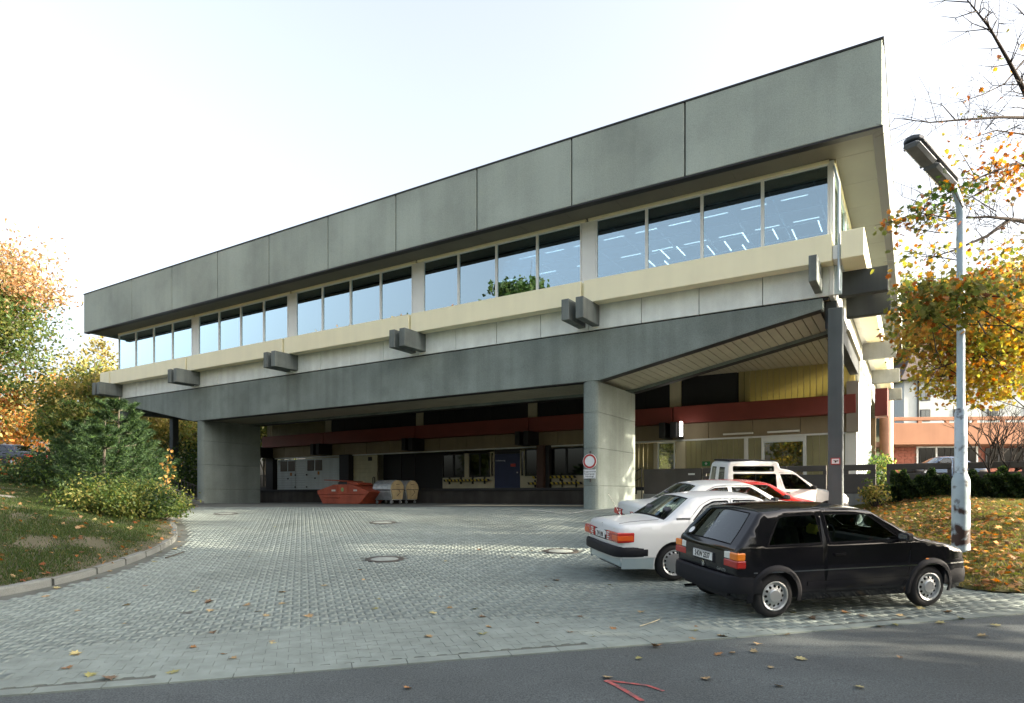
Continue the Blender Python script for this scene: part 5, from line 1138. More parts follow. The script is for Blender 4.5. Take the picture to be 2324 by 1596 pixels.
def tree(name, label, loc, h, rad, pals, nclump=70, per=90, lsize=.16, trunk=.22, base=.25, cat='tree', group=None, squash=1., star=False, spread=.16, lean=(0, 0), grp_shape=None, bark=None, rz_=1.):
    """pals: list of (palette, weight, low, high) with heights as fractions of the crown"""
    e = empty(name, (loc[0], loc[1], loc[2]), label=label, cat=cat, group=group); bk = bark or mt_bark
    tb = MB(); z0 = h*base; top = Vector((lean[0], lean[1], h*.86)); pth = [Vector((0, 0, -.3)), Vector((lean[0]*.1+rng.normal(0, .04), rng.normal(0, .04), z0*.6)), Vector((lean[0]*.4, lean[1]*.4, h*.45)), top]
    tb.tube(pth, [trunk*1.25, trunk, trunk*.7, trunk*.12], 9); cl = []
    cc = np.array([lean[0]*.6, lean[1]*.6, (h+z0)/2]); rr = np.array([rad, rad*squash, (h-z0)/2])
    nl = max(5, nclump//7); lo = []
    for i in range(nl):
        a = 2*math.pi*i/nl*2.618+rng.uniform(-.4, .4); t = (i+.5)/nl; zz = z0*.85+(h*.72-z0*.85)*t; st = Vector((lean[0]*zz/h*.8, lean[1]*zz/h*.8, zz)); u = rng.uniform(.55, .98)
        el = rng.uniform(-.1, .75)+.5*t; d = np.array([math.cos(a)*math.cos(el), math.sin(a)*math.cos(el), math.sin(el)]); en = cc+(d*rr)*u; en[2] = max(en[2], z0*.8); md = st.lerp(Vector(en), .5)+Vector((0, 0, .06*rad)); r0 = trunk*.38*(1-.5*t)
        tb.tube([st, md, Vector(en)], [r0, r0*.6, r0*.15], 6); lo.append((st, md, Vector(en), r0))
    for i in range(nclump):
        st, md, en, r0 = lo[i % nl]; t = rng.uniform(.35, 1.); p = md.lerp(en, (t-.5)*2) if t > .5 else st.lerp(md, t*2)
        d = rng.normal(0, 1, 3); d[2] *= .7; d /= np.linalg.norm(d); q = np.array(p)+d*rad*rng.uniform(.12, .42); rel = (q-cc)/rr; L = np.linalg.norm(rel)
        if L > 1: q = cc+rel/L*rr*rng.uniform(.85, 1.02)
        tb.tube([p, Vector(q)], [r0*.28, r0*.06], 4, caps=False); cl.append(q)
    tb.build('trunk', bk, e, smooth='all'); cl = np.array(cl)
    k = rng.integers(0, len(cl), nclump*per); sg = rad*spread*rng.uniform(.6, 1.4, len(cl))[k]
    C = cl[k]+np.clip(rng.normal(0, 1, (len(k), 3)), -1.7, 1.7)*np.c_[sg, sg, sg*.62*rz_]
    fr = np.clip((cl[:, 2]-z0)/(h-z0), 0, 1); ct = np.zeros((len(cl), 3)); ch = np.zeros(len(cl), int)
    for i, f in enumerate(fr):
        w_ = np.array([wt*(1 if lo_ <= f <= hi_ else .04) for _, wt, lo_, hi_ in pals]); ch[i] = rng.choice(len(pals), p=w_/w_.sum())
    tint = np.zeros((len(C), 3))
    for i, p in enumerate(pals):
        m = ch[k] == i; tint[m] = pick(PAL[p[0]], m.sum())
    tint *= (1+rng.normal(0, .12, len(cl)))[k][:, None].clip(.7, 1.35)
    V, F, T = leaves(C, lsize, tint, star); npmesh('crown', V, F, mt_leaf, e, T); return e
def bush(name, label, loc, r, h, pal, n, ls, cat='shrub', group=None, needle=False, stems=True):
    e = empty(name, loc, label=label, cat=cat, group=group); nc = 26; a = rng.uniform(0, 2*math.pi, nc); q = np.sqrt(rng.uniform(0, 1, nc)); zz = h*(.18+.82*rng.uniform(.1, 1, nc)*(1-.6*q**2)); cl = np.c_[q*r*np.cos(a), q*r*np.sin(a), zz]
    if stems:
        b = MB()
        for c in cl: b.tube([(c[0]*.1, c[1]*.1, -.1), (c[0]*.55, c[1]*.55, c[2]*.55), tuple(c)], [.022, .014, .004], 4, caps=False)
        b.build('stems', mt_barkd, e)
    k = rng.integers(0, nc, n); s = r*.24; C = cl[k]+rng.normal(0, 1, (n, 3))*np.array([s, s, s*.75]); C[:, 2] = np.maximum(C[:, 2], .02); tint = np.zeros((n, 3)); pi_ = rng.integers(0, len(pal), nc)
    for i, p in enumerate(pal): m = pi_[k] == i; tint[m] = pick(PAL[p], m.sum())
    V, F, T = leaves(C, ls, tint); npmesh('foliage', V, F, mt_leaf, e, T); return e
def pine(name, label, loc, h, r, n=9000, group=None):
    """young pine: whorls of upturned branches carrying needle tufts"""
    e = empty(name, loc, label=label, cat='pine', group=group); tb = MB(); tb.tube([(0, 0, -.2), (0, 0, h*.5), (.03, .02, h)], [.06, .045, .01], 7); ends = []
    nw = int(h/.38)
    for i in range(nw):
        z = .15+(h-.2)*i/nw; L = r*(1-.82*(z/h))*rng.uniform(.85, 1.1)
        for j in range(6):
            a = 2*math.pi*j/6+i*.7+rng.normal(0, .2); p0 = Vector((0, 0, z)); p1 = Vector((math.cos(a)*L*.6, math.sin(a)*L*.6, z+.10*L)); p2 = Vector((math.cos(a)*L, math.sin(a)*L, z+.42*L)); tb.tube([p0, p1, p2], [.018, .012, .004], 4, caps=False)
            for t in np.linspace(.25, 1, 7):
                q = p0.lerp(p1, t*2) if t < .5 else p1.lerp(p2, t*2-1); ends.append((np.array(q), np.array((p2-p1).normalized()), 1.))
                if t > .4:
                    for s_ in (-1, 1): d = np.array([-math.sin(a)*s_*.8+math.cos(a)*.5, math.cos(a)*s_*.8+math.sin(a)*.5, .45]); ends.append((np.array(q)+d*.14*L, d/np.linalg.norm(d), .8))
    tb.build('trunk', mt_bark, e); m = len(ends); k = rng.integers(0, m, n); O = np.array([x[0] for x in ends])[k]; D = np.array([x[1] for x in ends])[k]; n *= 2; k = rng.integers(0, m, n); O = np.array([x[0] for x in ends])[k]; D = np.array([x[1] for x in ends])[k]; N_ = rng.normal(0, 1, (n, 3)); ND = D*1.0+N_*.55; ND /= np.linalg.norm(ND, axis=1)[:, None]
    O = O+D*rng.uniform(-.08, .10, n)[:, None]; W_ = np.cross(ND, rng.normal(0, 1, (n, 3))); W_ /= np.linalg.norm(W_, axis=1)[:, None]; ln = rng.uniform(.10, .17, n)[:, None]
    V = np.stack([O-W_*.010, O+W_*.010, O+ND*ln], 1).reshape(-1, 3); F = np.arange(3*n).reshape(-1, 3); tint = pick(PAL['pine'], n); tint = np.where(rng.random((n, 1)) < .3, tint*np.array([1.6, 1.5, .9]), tint)
    npmesh('needles', V, F, mt_needle, e, np.repeat(tint, 3, 0), kind='stuff'); return e
def at(px_, Z, dz=0.): X_ = (px_-PX)/FOC*Z; return (X_, Z, g1(X_, Z)+ZC+dz)
def atz(px_, Z, w_): return ((px_-PX)/FOC*Z, Z, w_+ZC)
# left edge trees
tree('maple_tree', 'tall orange and green autumn tree at the left edge of the lawn', atz(-95, 27, .55), 11.2, 4.3, [('peach', 1, .50, 1), ('green', .8, 0, .6), ('olive', .6, .15, .6), ('olive', .3, .1, .4)], 150, 190, .16, .26, .30)
tree('lime_tree', 'yellow green tree behind the left edge of the hall', atz(215, 50, .6), 11.5, 4.6, [('ygreen', 1, 0, 1), ('yellow', .7, .3, 1)], 70, 130, .30, .2, .15)
tree('lime_tree', 'pale yellow tree low behind the left cantilever', atz(330, 56, .0), 9.2, 5.2, [('yellow', 1, 0, 1), ('ygreen', .8, 0, 1)], 70, 130, .32, .2, .1)
tree('lime_tree', 'green tree seen between the left column and the pillar', atz(425, 62, -.4), 9.6, 5.5, [('ygreen', 1, .4, 1), ('dark', .8, 0, .5)], 70, 120, .32, .2, .05)
tree('lime_tree', 'yellowish tree behind the far end of the loading dock', atz(600, 66, -.5), 11, 5.5, [('ygreen', 1, .3, 1), ('dark', .6, 0, .5)], 60, 110, .34, .2, .05)
tree('beech_tree', 'brown and green tree low on the bank beside the dark blue saloon', atz(150, 39, .8), 5.2, 2.2, [('olive', .5, 0, 1), ('green', 1, 0, .7), ('yellow', .6, .4, 1)], 60, 110, .2, .14, .12)
tree('beech_tree', 'dense green tree behind the young pines', atz(178, 30, .45), 4.2, 1.9, [('green', 1, 0, 1), ('ygreen', .8, .3, 1)], 50, 130, .18, .12, .1)
tree('beech_tree', 'sunlit yellow tree far beyond the lawn', atz(60, 75, 1.), 13, 8, [('yellow', 1, 0, 1), ('orange', .5, 0, 1)], 60, 110, .45, .2, .05)
tree('beech_tree', 'broad dark tree beyond the left street', atz(-130, 48, 1.2), 12, 6, [('green', 1, 0, 1), ('rust', .5, 0, 1)], 60, 110, .34, .22, .08)
# young pines and shrubs on the bank
PG = 'young pines on the left bank'
pine('young_pine', 'tallest young pine, dark green, in the middle of the left bank', at(268, 21.5), 3.4, 1.75, 15000, PG)
pine('young_pine', 'bluish young pine with upright light tips at the front of the left bank', at(236, 19.3), 2.5, 1.35, 11000, PG)
pine('young_pine', 'broad dark young pine nearest the stair railing', at(300, 23.), 2.9, 1.35, 11000, PG)
pine('young_pine', 'short young pine at the left end of the bank', at(190, 22.5), 2.5, 1.5, 9000, PG)
SG = 'shrubs on the left bank'
for px_, Z, r_, h_, pal, n_, ls, lab in ((312, 17.9, 1.0, .85, ['green', 'olive', 'green', 'dark'], 6600, .085, 'yellow green shrub spilling over the kerb bend'), (262, 18.0, 1.2, .75, ['green', 'ygreen'], 4200, .085, 'low green shrub at the foot of the young pines'), (352, 19.0, .8, .8, ['olive', 'green', 'olive'], 2600, .085, 'loose shrub with yellow twigs nearest the stair wall'),
    (130, 22.5, 1.9, .55, ['dark', 'green'], 5200, .10, 'dark spreading shrub left of the young pines'), (78, 24, 1.6, .35, ['dark', 'green', 'rust'], 3600, .11, 'dark low shrub in front of the left street'), (205, 24.5, 1.6, 1.5, ['green', 'dark'], 4200, .11, 'dark rounded shrub behind the short young pine'), (300, 27.5, 1.4, 1.6, ['dark', 'green'], 4200, .11, 'dark shrub beside the stair railing')):
    bush('shrub', lab, at(px_, Z), r_, h_, pal, n_, ls, group=SG)
bush('shrub', 'tall very dark bush behind the left concrete column', atz(418, 44, -.45), 3.2, 3.6, ['dark', 'dark', 'green'], 5200, .2, group=SG)
sp = empty('maple_sapling', at(372, 19.6), label='thin maple sapling with bright orange leaves before the stair railing', cat='sapling'); b = MB(); b.tube([(0, 0, 0), (.05, .05, .7), (.10, 0, 1.9)], [.015, .011, .004], 5); b.build('stem', mt_barkd, sp)
C = np.array([(.05+.1*t, 0, .5+1.45*t) for t in rng.uniform(0, 1, 70)])+rng.normal(0, .10, (70, 3)); V, F, T = leaves(C, .10, pick([(.30, .17, .05), (.30, .22, .07)], 70), True); npmesh('foliage', V, F, mt_leaf, sp, T)
# far left street and its car
car6.location = ((14-PX)/FOC*36, 36., 0); zr = g1(-28, 36); 
st_ = MB(); st_.add([(-70, 33.0, 1.42+ZC), (-21.5, 33.4, 1.42+ZC), (-20.5, 40, 1.46+ZC), (-70, 43, 1.46+ZC)], [(0, 1, 2, 3)]); st_.build('road', M('pale_street', (.24, .25, .25), .9, var=.1), kind='structure')
MB().box(-70, -22, 32.2, 32.6, .9+ZC, 1.36+ZC, .03).build('kerb_wall', mt_conc, kind='structure')
car6.location = (-28.3, 36.3, 1.45+ZC); car6.rotation_euler = (0, 0, R(173))
# ------------------------------------------------------------ large maple at the right edge
TX, TY = 15.4, 14.0; mz = g1(TX, TY)+ZC
mp = empty('maple_tree', (TX, TY, mz), label='large autumn maple reaching in from the right edge over the street lamp', cat='tree')
def W3(px_, py_, Z): return Vector(((px_-PX)/FOC*Z-TX, Z-TY, (HZ-py_)/FOC*Z+ZC-mz))
tb = MB(); tb.tube([(0, 0, -.3), (.05, 0, 1.2), (.0, .1, 3.2), (-.1, 0, 6), (.1, -.2, 9.5)], [.34, .27, .22, .14, .05], 12)
LIMB = [([(2480, 560, 12.2), (2380, 330, 11.6), (2324, 205, 11.2), (2290, 140, 11), (2245, 62, 10.8), (2192, -4, 10.6)], .055), ([(2450, 300, 11.8), (2324, 267, 11.2), (2270, 266, 11), (2180, 272, 10.8), (2110, 278, 10.6), (2030, 268, 10.5)], .03), ([(2440, 420, 11.6), (2324, 305, 11.2), (2260, 296, 11), (2190, 318, 10.8)], .022),
    ([(2480, 640, 11.8), (2380, 520, 11.2), (2310, 500, 10.9), (2280, 496, 10.7), (2240, 492, 10.6), (2160, 496, 10.4), (2080, 482, 10.2)], .04), ([(2290, 500, 10.8), (2240, 536, 10.6), (2170, 566, 10.5), (2100, 590, 10.3)], .028), ([(2480, 800, 12), (2360, 690, 11.4), (2300, 660, 11), (2220, 650, 10.6), (2110, 660, 10.4)], .045),
    ([(2480, 860, 12), (2360, 780, 11.8), (2270, 745, 11.5), (2180, 742, 11.2), (2080, 760, 11)], .055), ([(2400, 800, 11.8), (2290, 800, 11.4), (2190, 815, 11), (2110, 842, 10.8)], .035), ([(2450, 420, 12), (2360, 380, 11.6), (2300, 372, 11.3), (2230, 400, 11), (2150, 440, 10.8), (2060, 470, 10.6)], .03), ([(2400, 160, 11.8), (2330, 130, 11.3), (2280, 190, 11), (2230, 215, 10.8), (2180, 232, 10.6)], .02), ([(2420, 60, 11.8), (2330, 40, 11.4), (2300, 10, 11.2)], .02)]
tw = []
for pts, r0 in LIMB:
    P = [W3(p[0], p[1], p[2]+1.9) for p in pts]; st = Vector((0, 0, max(1.5, min(8, P[0].z*.7)))) if pts[0][0] > 2350 else P[0]
    PP = [st]+P if pts[0][0] > 2350 else P; tb.tube(PP, list(np.linspace(r0*1.5, r0*.18, len(PP))), 7)
    for i in range(len(P)-1):
        for q in range(8):
            t = rng.uniform(0, 1); p = P[i].lerp(P[i+1], t); d = (P[i+1]-P[i]).normalized(); v = Vector(rng.normal(0, 1, 3)); v = (v-d*v.dot(d)).normalized(); L = rng.uniform(.3, .9); e_ = p+(d*.6+v*.8+Vector((0, 0, .1)))*L; m_ = p.lerp(e_, .5)+Vector(rng.normal(0, .05, 3)); tb.tube([p, m_, e_], [r0*.22, r0*.14, .003], 4, caps=False); tw.append(e_)
            for _ in range(2): e2 = m_+Vector(rng.normal(0, .22, 3)); tb.tube([m_, e2], [r0*.1+.002, .002], 3, caps=False)
for k in range(26):
    a = rng.uniform(-1.6, 2.2); el = rng.uniform(0, 1.1); q = Vector((math.cos(a)*math.cos(el)*4.2+.6, math.sin(a)*math.cos(el)*4.2, 5.2+math.sin(el)*4.8)); tb.tube([(0, .1, rng.uniform(2.4, 7)), q*.55+Vector((0, 0, 2)), q], [.06, .035, .008], 5, caps=False)
tb.build('trunk', mt_barkd, mp, smooth='all')
twg = MB(); CL = []   # clusters: photo position, depth, radius in m, number of leaves, palettes
def cl(px_, py_, Z, r_, n_, pal):
    Z2 = Z if Z < 9.9 else Z+2.1; CL.append((np.array(W3(px_, py_, Z2)), r_*Z2/Z, n_, pal))
for a in [(2285, 385, 11, .30, 60, 'orange'), (2315, 370, 11, .35, 80, 'rust'), (2225, 415, 11, .22, 22, 'orange'), (2180, 432, 10.6, .22, 26, 'olive'), (2100, 478, 10.3, .26, 44, 'green'), (2062, 495, 10.3, .22, 46, 'olive'), (2130, 492, 10.4, .25, 30, 'ygreen'), (2030, 512, 10.2, .15, 16, 'rust'), (2160, 425, 9.6, .2, 22, 'green'), (2240, 445, 10.8, .3, 18, 'ygreen'), (2295, 425, 10.8, .3, 30, 'rust'),
    (2080, 575, 10.4, .28, 20, 'ygreen'), (2140, 562, 10.4, .3, 22, 'gold'), (2060, 615, 10.4, .25, 18, 'gold'), (2250, 590, 10.6, .36, 34, 'ygreen'), (2305, 570, 10.8, .4, 60, 'ygreen'), (2210, 330, 11, .4, 12, 'orange'), (2240, 250, 11, .5, 9, 'orange'), (2290, 230, 11, .4, 8, 'rust'), (2300, 120, 11, .4, 5, 'orange'), (2180, 345, 10.8, .25, 12, 'gold'),
    (2290, 632, 10.8, .38, 130, 'orange'), (2150, 664, 9.7, .28, 130, 'ygreen'), (2190, 680, 9.6, .34, 220, 'ygreen'), (2110, 715, 9.8, .30, 150, 'olive'), (2240, 672, 10.2, .36, 220, 'ygreen'), (2300, 690, 10, .44, 240, 'amber'), (2085, 755, 10.3, .26, 110, 'amber'), (2150, 735, 10.2, .34, 190, 'amber'), (2230, 735, 10.8, .42, 240, 'ygreen'), (2310, 750, 11, .46, 240, 'gold'),
    (2100, 800, 11, .24, 60, 'amber'), (2150, 815, 11.2, .34, 150, 'gold'), (2225, 805, 11.2, .46, 280, 'gold'), (2300, 810, 11.2, .46, 260, 'gold'), (2120, 855, 11.2, .26, 80, 'gold'), (2180, 865, 11.2, .34, 170, 'gold'), (2260, 868, 11.3, .40, 210, 'gold'), (2322, 868, 11.3, .4, 160, 'gold'), (2062, 705, 9.9, .16, 40, 'amber'), (2190, 908, 11.2, .2, 40, 'gold'), (2250, 905, 11.4, .25, 60, 'gold'), (2140, 890, 11.3, .16, 26, 'gold'), (2200, 770, 10.9, .5, 150, 'olive'), (2290, 770, 11.4, .55, 200, 'olive'), (2130, 775, 10.9, .35, 90, 'olive'), (2250, 830, 11.8, .5, 160, 'ygreen'), (2080, 660, 9.8, .2, 50, 'ygreen'), (2260, 640, 10.6, .45, 120, 'olive')]: cl(*a)  # broad olive clusters put the shade inside the crown into the leaf colour
for c, r_, n_, pal in list(CL):
    for _ in range(2 if n_ > 60 else 1): p = Vector(c); d = Vector((rng.uniform(.3, .9), rng.normal(0, .4), rng.normal(-.05, .3))); twg.tube([p-d*.2, p+d*.4, p+d*1.0], [.004, .008, .012], 4, caps=False)
twg.build('twigs', mt_barkd, mp, kind='stuff')
for k in range(34):
    a = rng.uniform(-1.5, 2.0); el = rng.uniform(-.25, 1.0); CL.append((np.array([math.cos(a)*math.cos(el)*rng.uniform(2, 4.3)+1.0, math.sin(a)*math.cos(el)*rng.uniform(1.5, 4.2), 5.0+math.sin(el)*4.4]), .8, 170, ['ygreen', 'orange', 'yellow', 'rust'][k % 4]))
VV, FF, TT, nb = [], [], [], 0
for c, r_, n_, pal in CL:
    n_ = int(n_*1.75); C = c+np.clip(rng.normal(0, 1, (n_, 3)), -1.6, 1.6)*np.array([r_*1.0, r_*1.0, r_*.40]); tint = pick(PAL[pal], n_); o = rng.random(n_) < .22; tint[o] = pick(PAL['ygreen'] if pal in ('rust', 'orange') else PAL['orange'], o.sum())
    V, F, T = leaves(C, .104, tint, True, flat=.9); VV.append(V); FF.append(F+nb); TT.append(T); nb += len(V)
npmesh('crown', np.vstack(VV), np.vstack(FF), mt_leaf, mp, np.vstack(TT))
# bare shrub with dark crooked stems beside the lamp
bs = empty('bare_tree', atz(2262, 21.6, -.05), label='leafless dark shrubby tree with crooked stems right of the street lamp', cat='tree'); b = MB()
def grow(p, d, L, r_, k):
    q = p+d*L; m_ = p.lerp(q, .5)+Vector(rng.normal(0, .05*L, 3)); b.tube([p, m_, q], [r_, r_*.8, r_*.6], 5, caps=False)
    if k:
        for _ in range(2 if k < 4 else 3): grow(q, (d+Vector((rng.normal(0, .5), rng.normal(0, .4), rng.uniform(-.05, .35)))).normalized(), L*rng.uniform(.65, .85), r_*.62, k-1)
for k in range(5): grow(Vector((rng.normal(0, .15), rng.normal(0, .1), 0)), Vector((rng.uniform(-.6, .6), rng.normal(0, .2), 1)).normalized(), 1.0, .05, 5)
b.build('branches', mt_barkd, bs)
# ------------------------------------------------------------ shade and reflection trees standing outside the frame on the right and behind the camera
ST = 'trees along the street outside the yard'
for x_, y_, h_, r_, nc_, pal, lab in ((18.5, 5.4, 12.5, 4.3, 100, 'ygreen', 'broad yellow green street tree right of the parked cars'), (18, -3.5, 14, 5.2, 130, 'green', 'green street tree right of the camera'), (22, -2.0, 17, 4.2, 80, 'orange', 'tall orange street tree right of the parked cars'), (16.5, -11, 13, 5, 110, 'ygreen', 'yellow green tree across the street'), (28, -2.5, 15, 4.6, 120, 'green', 'tall green tree at the back of the street row'), (23.0, 18.6, 12.5, 4.3, 60, 'ygreen', 'sparse yellow green tree right of the hedge'),
    (35, -4.5, 16, 5.0, 110, 'green', 'second tall green tree at the back of the street row'), (24, -8, 15, 5.5, 110, 'ygreen', 'farthest right tree across the street'),
    (-5, -20, 18, 5.5, 90, 'green', 'tall dark tree behind the camera'), (6, -26, 19, 5.5, 90, 'ygreen', 'tall yellow green tree behind the camera'), (-14, -22, 17, 5.0, 80, 'gold', 'slender golden tree behind the camera'), (-23, -17, 13, 5.5, 90, 'gold', 'golden tree behind the camera across the street'), (-36, -8, 14, 5.5, 90, 'ygreen', 'yellow green tree beyond the left lawn'), (-24.5, 12, 21.5, 4.0, 90, 'green', 'very tall slim green tree on the left lawn'), (-31, 17, 18.5, 4.5, 80, 'orange', 'tall orange tree at the back of the left lawn')):
    tree('street_tree', lab, (x_, y_, float(gz(y_))+ZC), h_, r_, [(pal, 1, 0, 1), ('green', .6, 0, 1)], nc_, 60, .46, .25, .14, group=ST)
for x_, y_, r_, h_, lab in ((14.5, 4.5, 2.6, 2.4, 'wide dark bush right of the parked cars'), (15.5, -.5, 2.8, 2.6, 'wide dark bush beside the street right of the camera'), (13.5, -7, 3, 3, 'dark bush across the street'), (7, -12, 3.2, 3, 'dark bush behind the camera'), (0, -13, 3.2, 3, 'dark bush straight behind the camera'), (-8, -12.5, 3.2, 3, 'dark bush behind the camera to the left'), (-16, -11, 3.2, 3, 'dark bush across the street at the left'), (21, 2.5, 3, 3.2, 'dark bush at the foot of the street trees'), (20.5, -6, 3, 3.2, 'dark bush at the foot of the far street trees')):
    bush('street_shrub', lab, (x_, y_, float(gz(y_))+ZC-.05), r_, h_, ['dark', 'green'], 2600, .30, group='shrubs along the street outside the yard')
# ------------------------------------------------------------ hedge in front of the ramp parapet
hp0, hp1 = Vector((*yz(Ux(2022, 25.9), 25.9), 0)), Vector((*yz(Ux(2420, 25.9), 25.9), 0))
hz0 = -.22+ZC
hd = empty('hedge', (hp0.x, hp0.y, hz0), label='dense dark green yew hedge along the ramp parapet at the right', cat='hedge')
n = 26000; t = rng.uniform(0, 1, n); dirv = np.array(hp1-hp0); nv = np.array([BB, BA, 0]); prof_h = .92+.14*np.sin(t*31)+.10*np.sin(t*77+1); zz = rng.uniform(0, 1, n)**.8*prof_h; off = rng.uniform(-1, 1, n); off = np.sign(off)*np.abs(off)**.35*(.62-.22*np.maximum(zz-.6, 0))*(1+.15*np.sin(t*60+zz*9))
C = t[:, None]*dirv+off[:, None]*nv+np.c_[np.zeros(n), np.zeros(n), zz]; tint = pick(PAL['dark'], n); mlt = rng.random(n) < .22; tint[mlt] = pick(PAL['green'], mlt.sum()); V, F, T = leaves(C, .11, tint); npmesh('foliage', V, F, mt_leaf, hd, T)
b = MB(); 
for k in range(26): p = Vector((0, 0, 0)).lerp(hp1-hp0, (k+.5)/26); b.tube([p+Vector((0, 0, -.4)), p+Vector((rng.normal(0, .1), rng.normal(0, .1), .7))], [.03, .012], 5)
b.build('stems', mt_barkd, hd)
bush('shrub', 'small sunlit shrub between the hedge and the ramp parapet end', at(1992, 21.6, -.1), .45, 1.25, ['ygreen', 'yellow', 'green'], 900, .10, group='shrubs by the ramp')
bush('shrub', 'dark climbing shrub at the foot of the round salmon column', atz(1972, 33, -.3), 1.0, 3.2, ['dark', 'green', 'ygreen'], 3200, .15, group='shrubs by the ramp')
# ------------------------------------------------------------ salmon building, white house, wooded hill
sb = empty('brick_annex', atz(2170, 54, .7), (0, 0, R(-4)), label='low salmon brick building with a broad terrace parapet behind the hedge', cat='building')
mt_peach = M('terrace_peach', (.31, .15, .085), .75, var=.06, scale=.8, streak=.06); mt_brick = M('salmon_brick', (.29, .10, .065), .85, var=.12, scale=2.5, grain=.12, gscale=20); mt_bj = M('brick_joint', (.28, .16, .12), .9, var=.1)
AX0, AX1 = -5.6, 14.
MB().box(AX0, AX1, 0, .3, 3.55, 5.35, .03).build('terrace_parapet', mt_peach, sb); MB().box(AX0+.3, AX1, .02, .28, 5.55, 5.85, .02).build('terrace_rail', mt_peach, sb)
for k in range(9): MB().box(AX0+.4+k*2.2, AX0+.7+k*2.2, .05, .25, 5.35, 5.56).build('rail_post', mt_peach, sb)
MB().box(AX0, AX1, .6, 9, 3.45, 3.9).build('terrace_slab', mt_peach, sb); MB().box(AX0+.2, AX1, 1.06, 1.4, -2.0, 3.5).build('wall', mt_bj, sb)
br = MB()
for row in range(12):
    z = .35+row*.255; x = AX0+.2+(row % 2)*.26
    while x < AX1-.6:
        if not (-2.75 < x+.25 < 2.4 and .2 < z): br.box(x, x+.50, 1.0, 1.06, z, z+.235, .006)
        x += .52
br.build('bricks', mt_brick, sb, kind='stuff')
wf = MB(); X0, X1 = -2.65, 2.3
for z in (.3, 1.55, 1.85, 3.35): wf.box(X0, X1, .95, 1.05, z, z+.12)
for x in (X0, X0+1.55, X0+3.1, X1-.12): wf.box(x, x+.14, .945, 1.055, .3, 3.45)
wn = wf.build('window', mt_white, sb); MB().box(X0+.1, X1, 1.0, 1.02, .35, 3.4).build('pane', mt_dglass, wn)
for k in range(9): MB().box(X0+.3+k*.5, X0+.33+k*.5, .97, 1.0, 1.95, 3.35).build('glazing_bar', mt_dark, wn)
mw = MB().box(2.9, 13.4, .94, 1.05, 2.0, 3.3).build('window', mt_dglass, sb)
for k in range(11): MB().box(2.9+k, 3.0+k, .9, .94, 2.0, 3.3).build('glazing_bar', mt_dark, mw)
MB().box(AX0-2, AX1+6, -7.5, .0, -.9, .45).build('terrace', mt_conc, sb)
car7.parent = None; cz = -.05+.7+ZC; car7.location = ((2135-PX)/FOC*46.5, 46.5, 1.17+ZC); car7.rotation_euler = (0, 0, R(178)); car7.scale = (1.15, 1.15, 1.15)
wh = empty('white_house', atz(2160, 82, 5.), (0, 0, R(-6)), label='tall white rendered house with a steep dark roof behind the salmon building', cat='house')
MB().box(-5.7, 14, 0, 11, -8, 9.8, .02).build('wall', M('house_render', (.50, .54, .54), .8, var=.04), wh)
MB().add([(-6.4, -.8, 9.6), (14.6, -.8, 9.6), (14.6, 11.8, 9.6), (-6.4, 11.8, 9.6), (-1.5, 5.5, 15.5), (9.5, 5.5, 15.5)], [(0, 1, 5, 4), (1, 2, 5), (2, 3, 4, 5), (3, 0, 4), (3, 2, 1, 0)]).build('roof', M('slate_roof', (.085, .07, .065), .8, var=.12, scale=1.5), wh)
MB().tube([(-4.0, -.06, -3), (-4.0, -.06, 9.5)], .09, 6).build('downpipe', mt_dark, wh)
for x in (-3.75, .2, 4.2, 8.5):
    for z in (7.0, 4.4, 1.2):
        f = MB().box(x, x+1.2, -.06, .1, z, z+1.5, .02).build('window', mt_dark, wh); p = MB()
        for a in (0, 1): p.box(x+.10+a*.52, x+.58+a*.52, -.075, -.06, z+.12, z+1.38)
        p.build('pane', glass('house_glass', (.3, .35, .4), 6.), f)
HG = 'trees on the wooded hill at the right'
hp = [(2075, 100, 17, 7, 'dark', 'dark conifer-like tree on the hill directly right of the hall'), (2110, 118, 18, 8, 'ygreen', 'yellow green tree high on the hill behind the hall corner'), (2190, 112, 18, 8, 'orange', 'orange brown tree on the hill above the white house'), (2260, 120, 18, 9, 'green', 'green tree on the hill behind the lamp'), (2330, 115, 18, 9, 'yellow', 'yellow tree on the hill at the right edge'), (2420, 110, 18, 9, 'rust', 'rust coloured tree on the hill beyond the right edge'), (2060, 90, 13, 5, 'ygreen', 'small pale tree in front of the dark hill tree'), (2150, 138, 18, 9, 'ygreen', 'tree on the crest of the hill, yellow green'), (2240, 142, 18, 9, 'green', 'tree on the crest of the hill, plain green'), (2350, 140, 18, 10, 'orange', 'tree on the crest of the hill, orange')]
for px_, Z, h_, r_, pal, lab in hp: tree('hill_tree', lab, at(px_, Z, -.5), h_, r_, [(pal, 1, 0, 1), ('green', .5, 0, .6)], 60, 110, .62, .3, .05, group=HG)
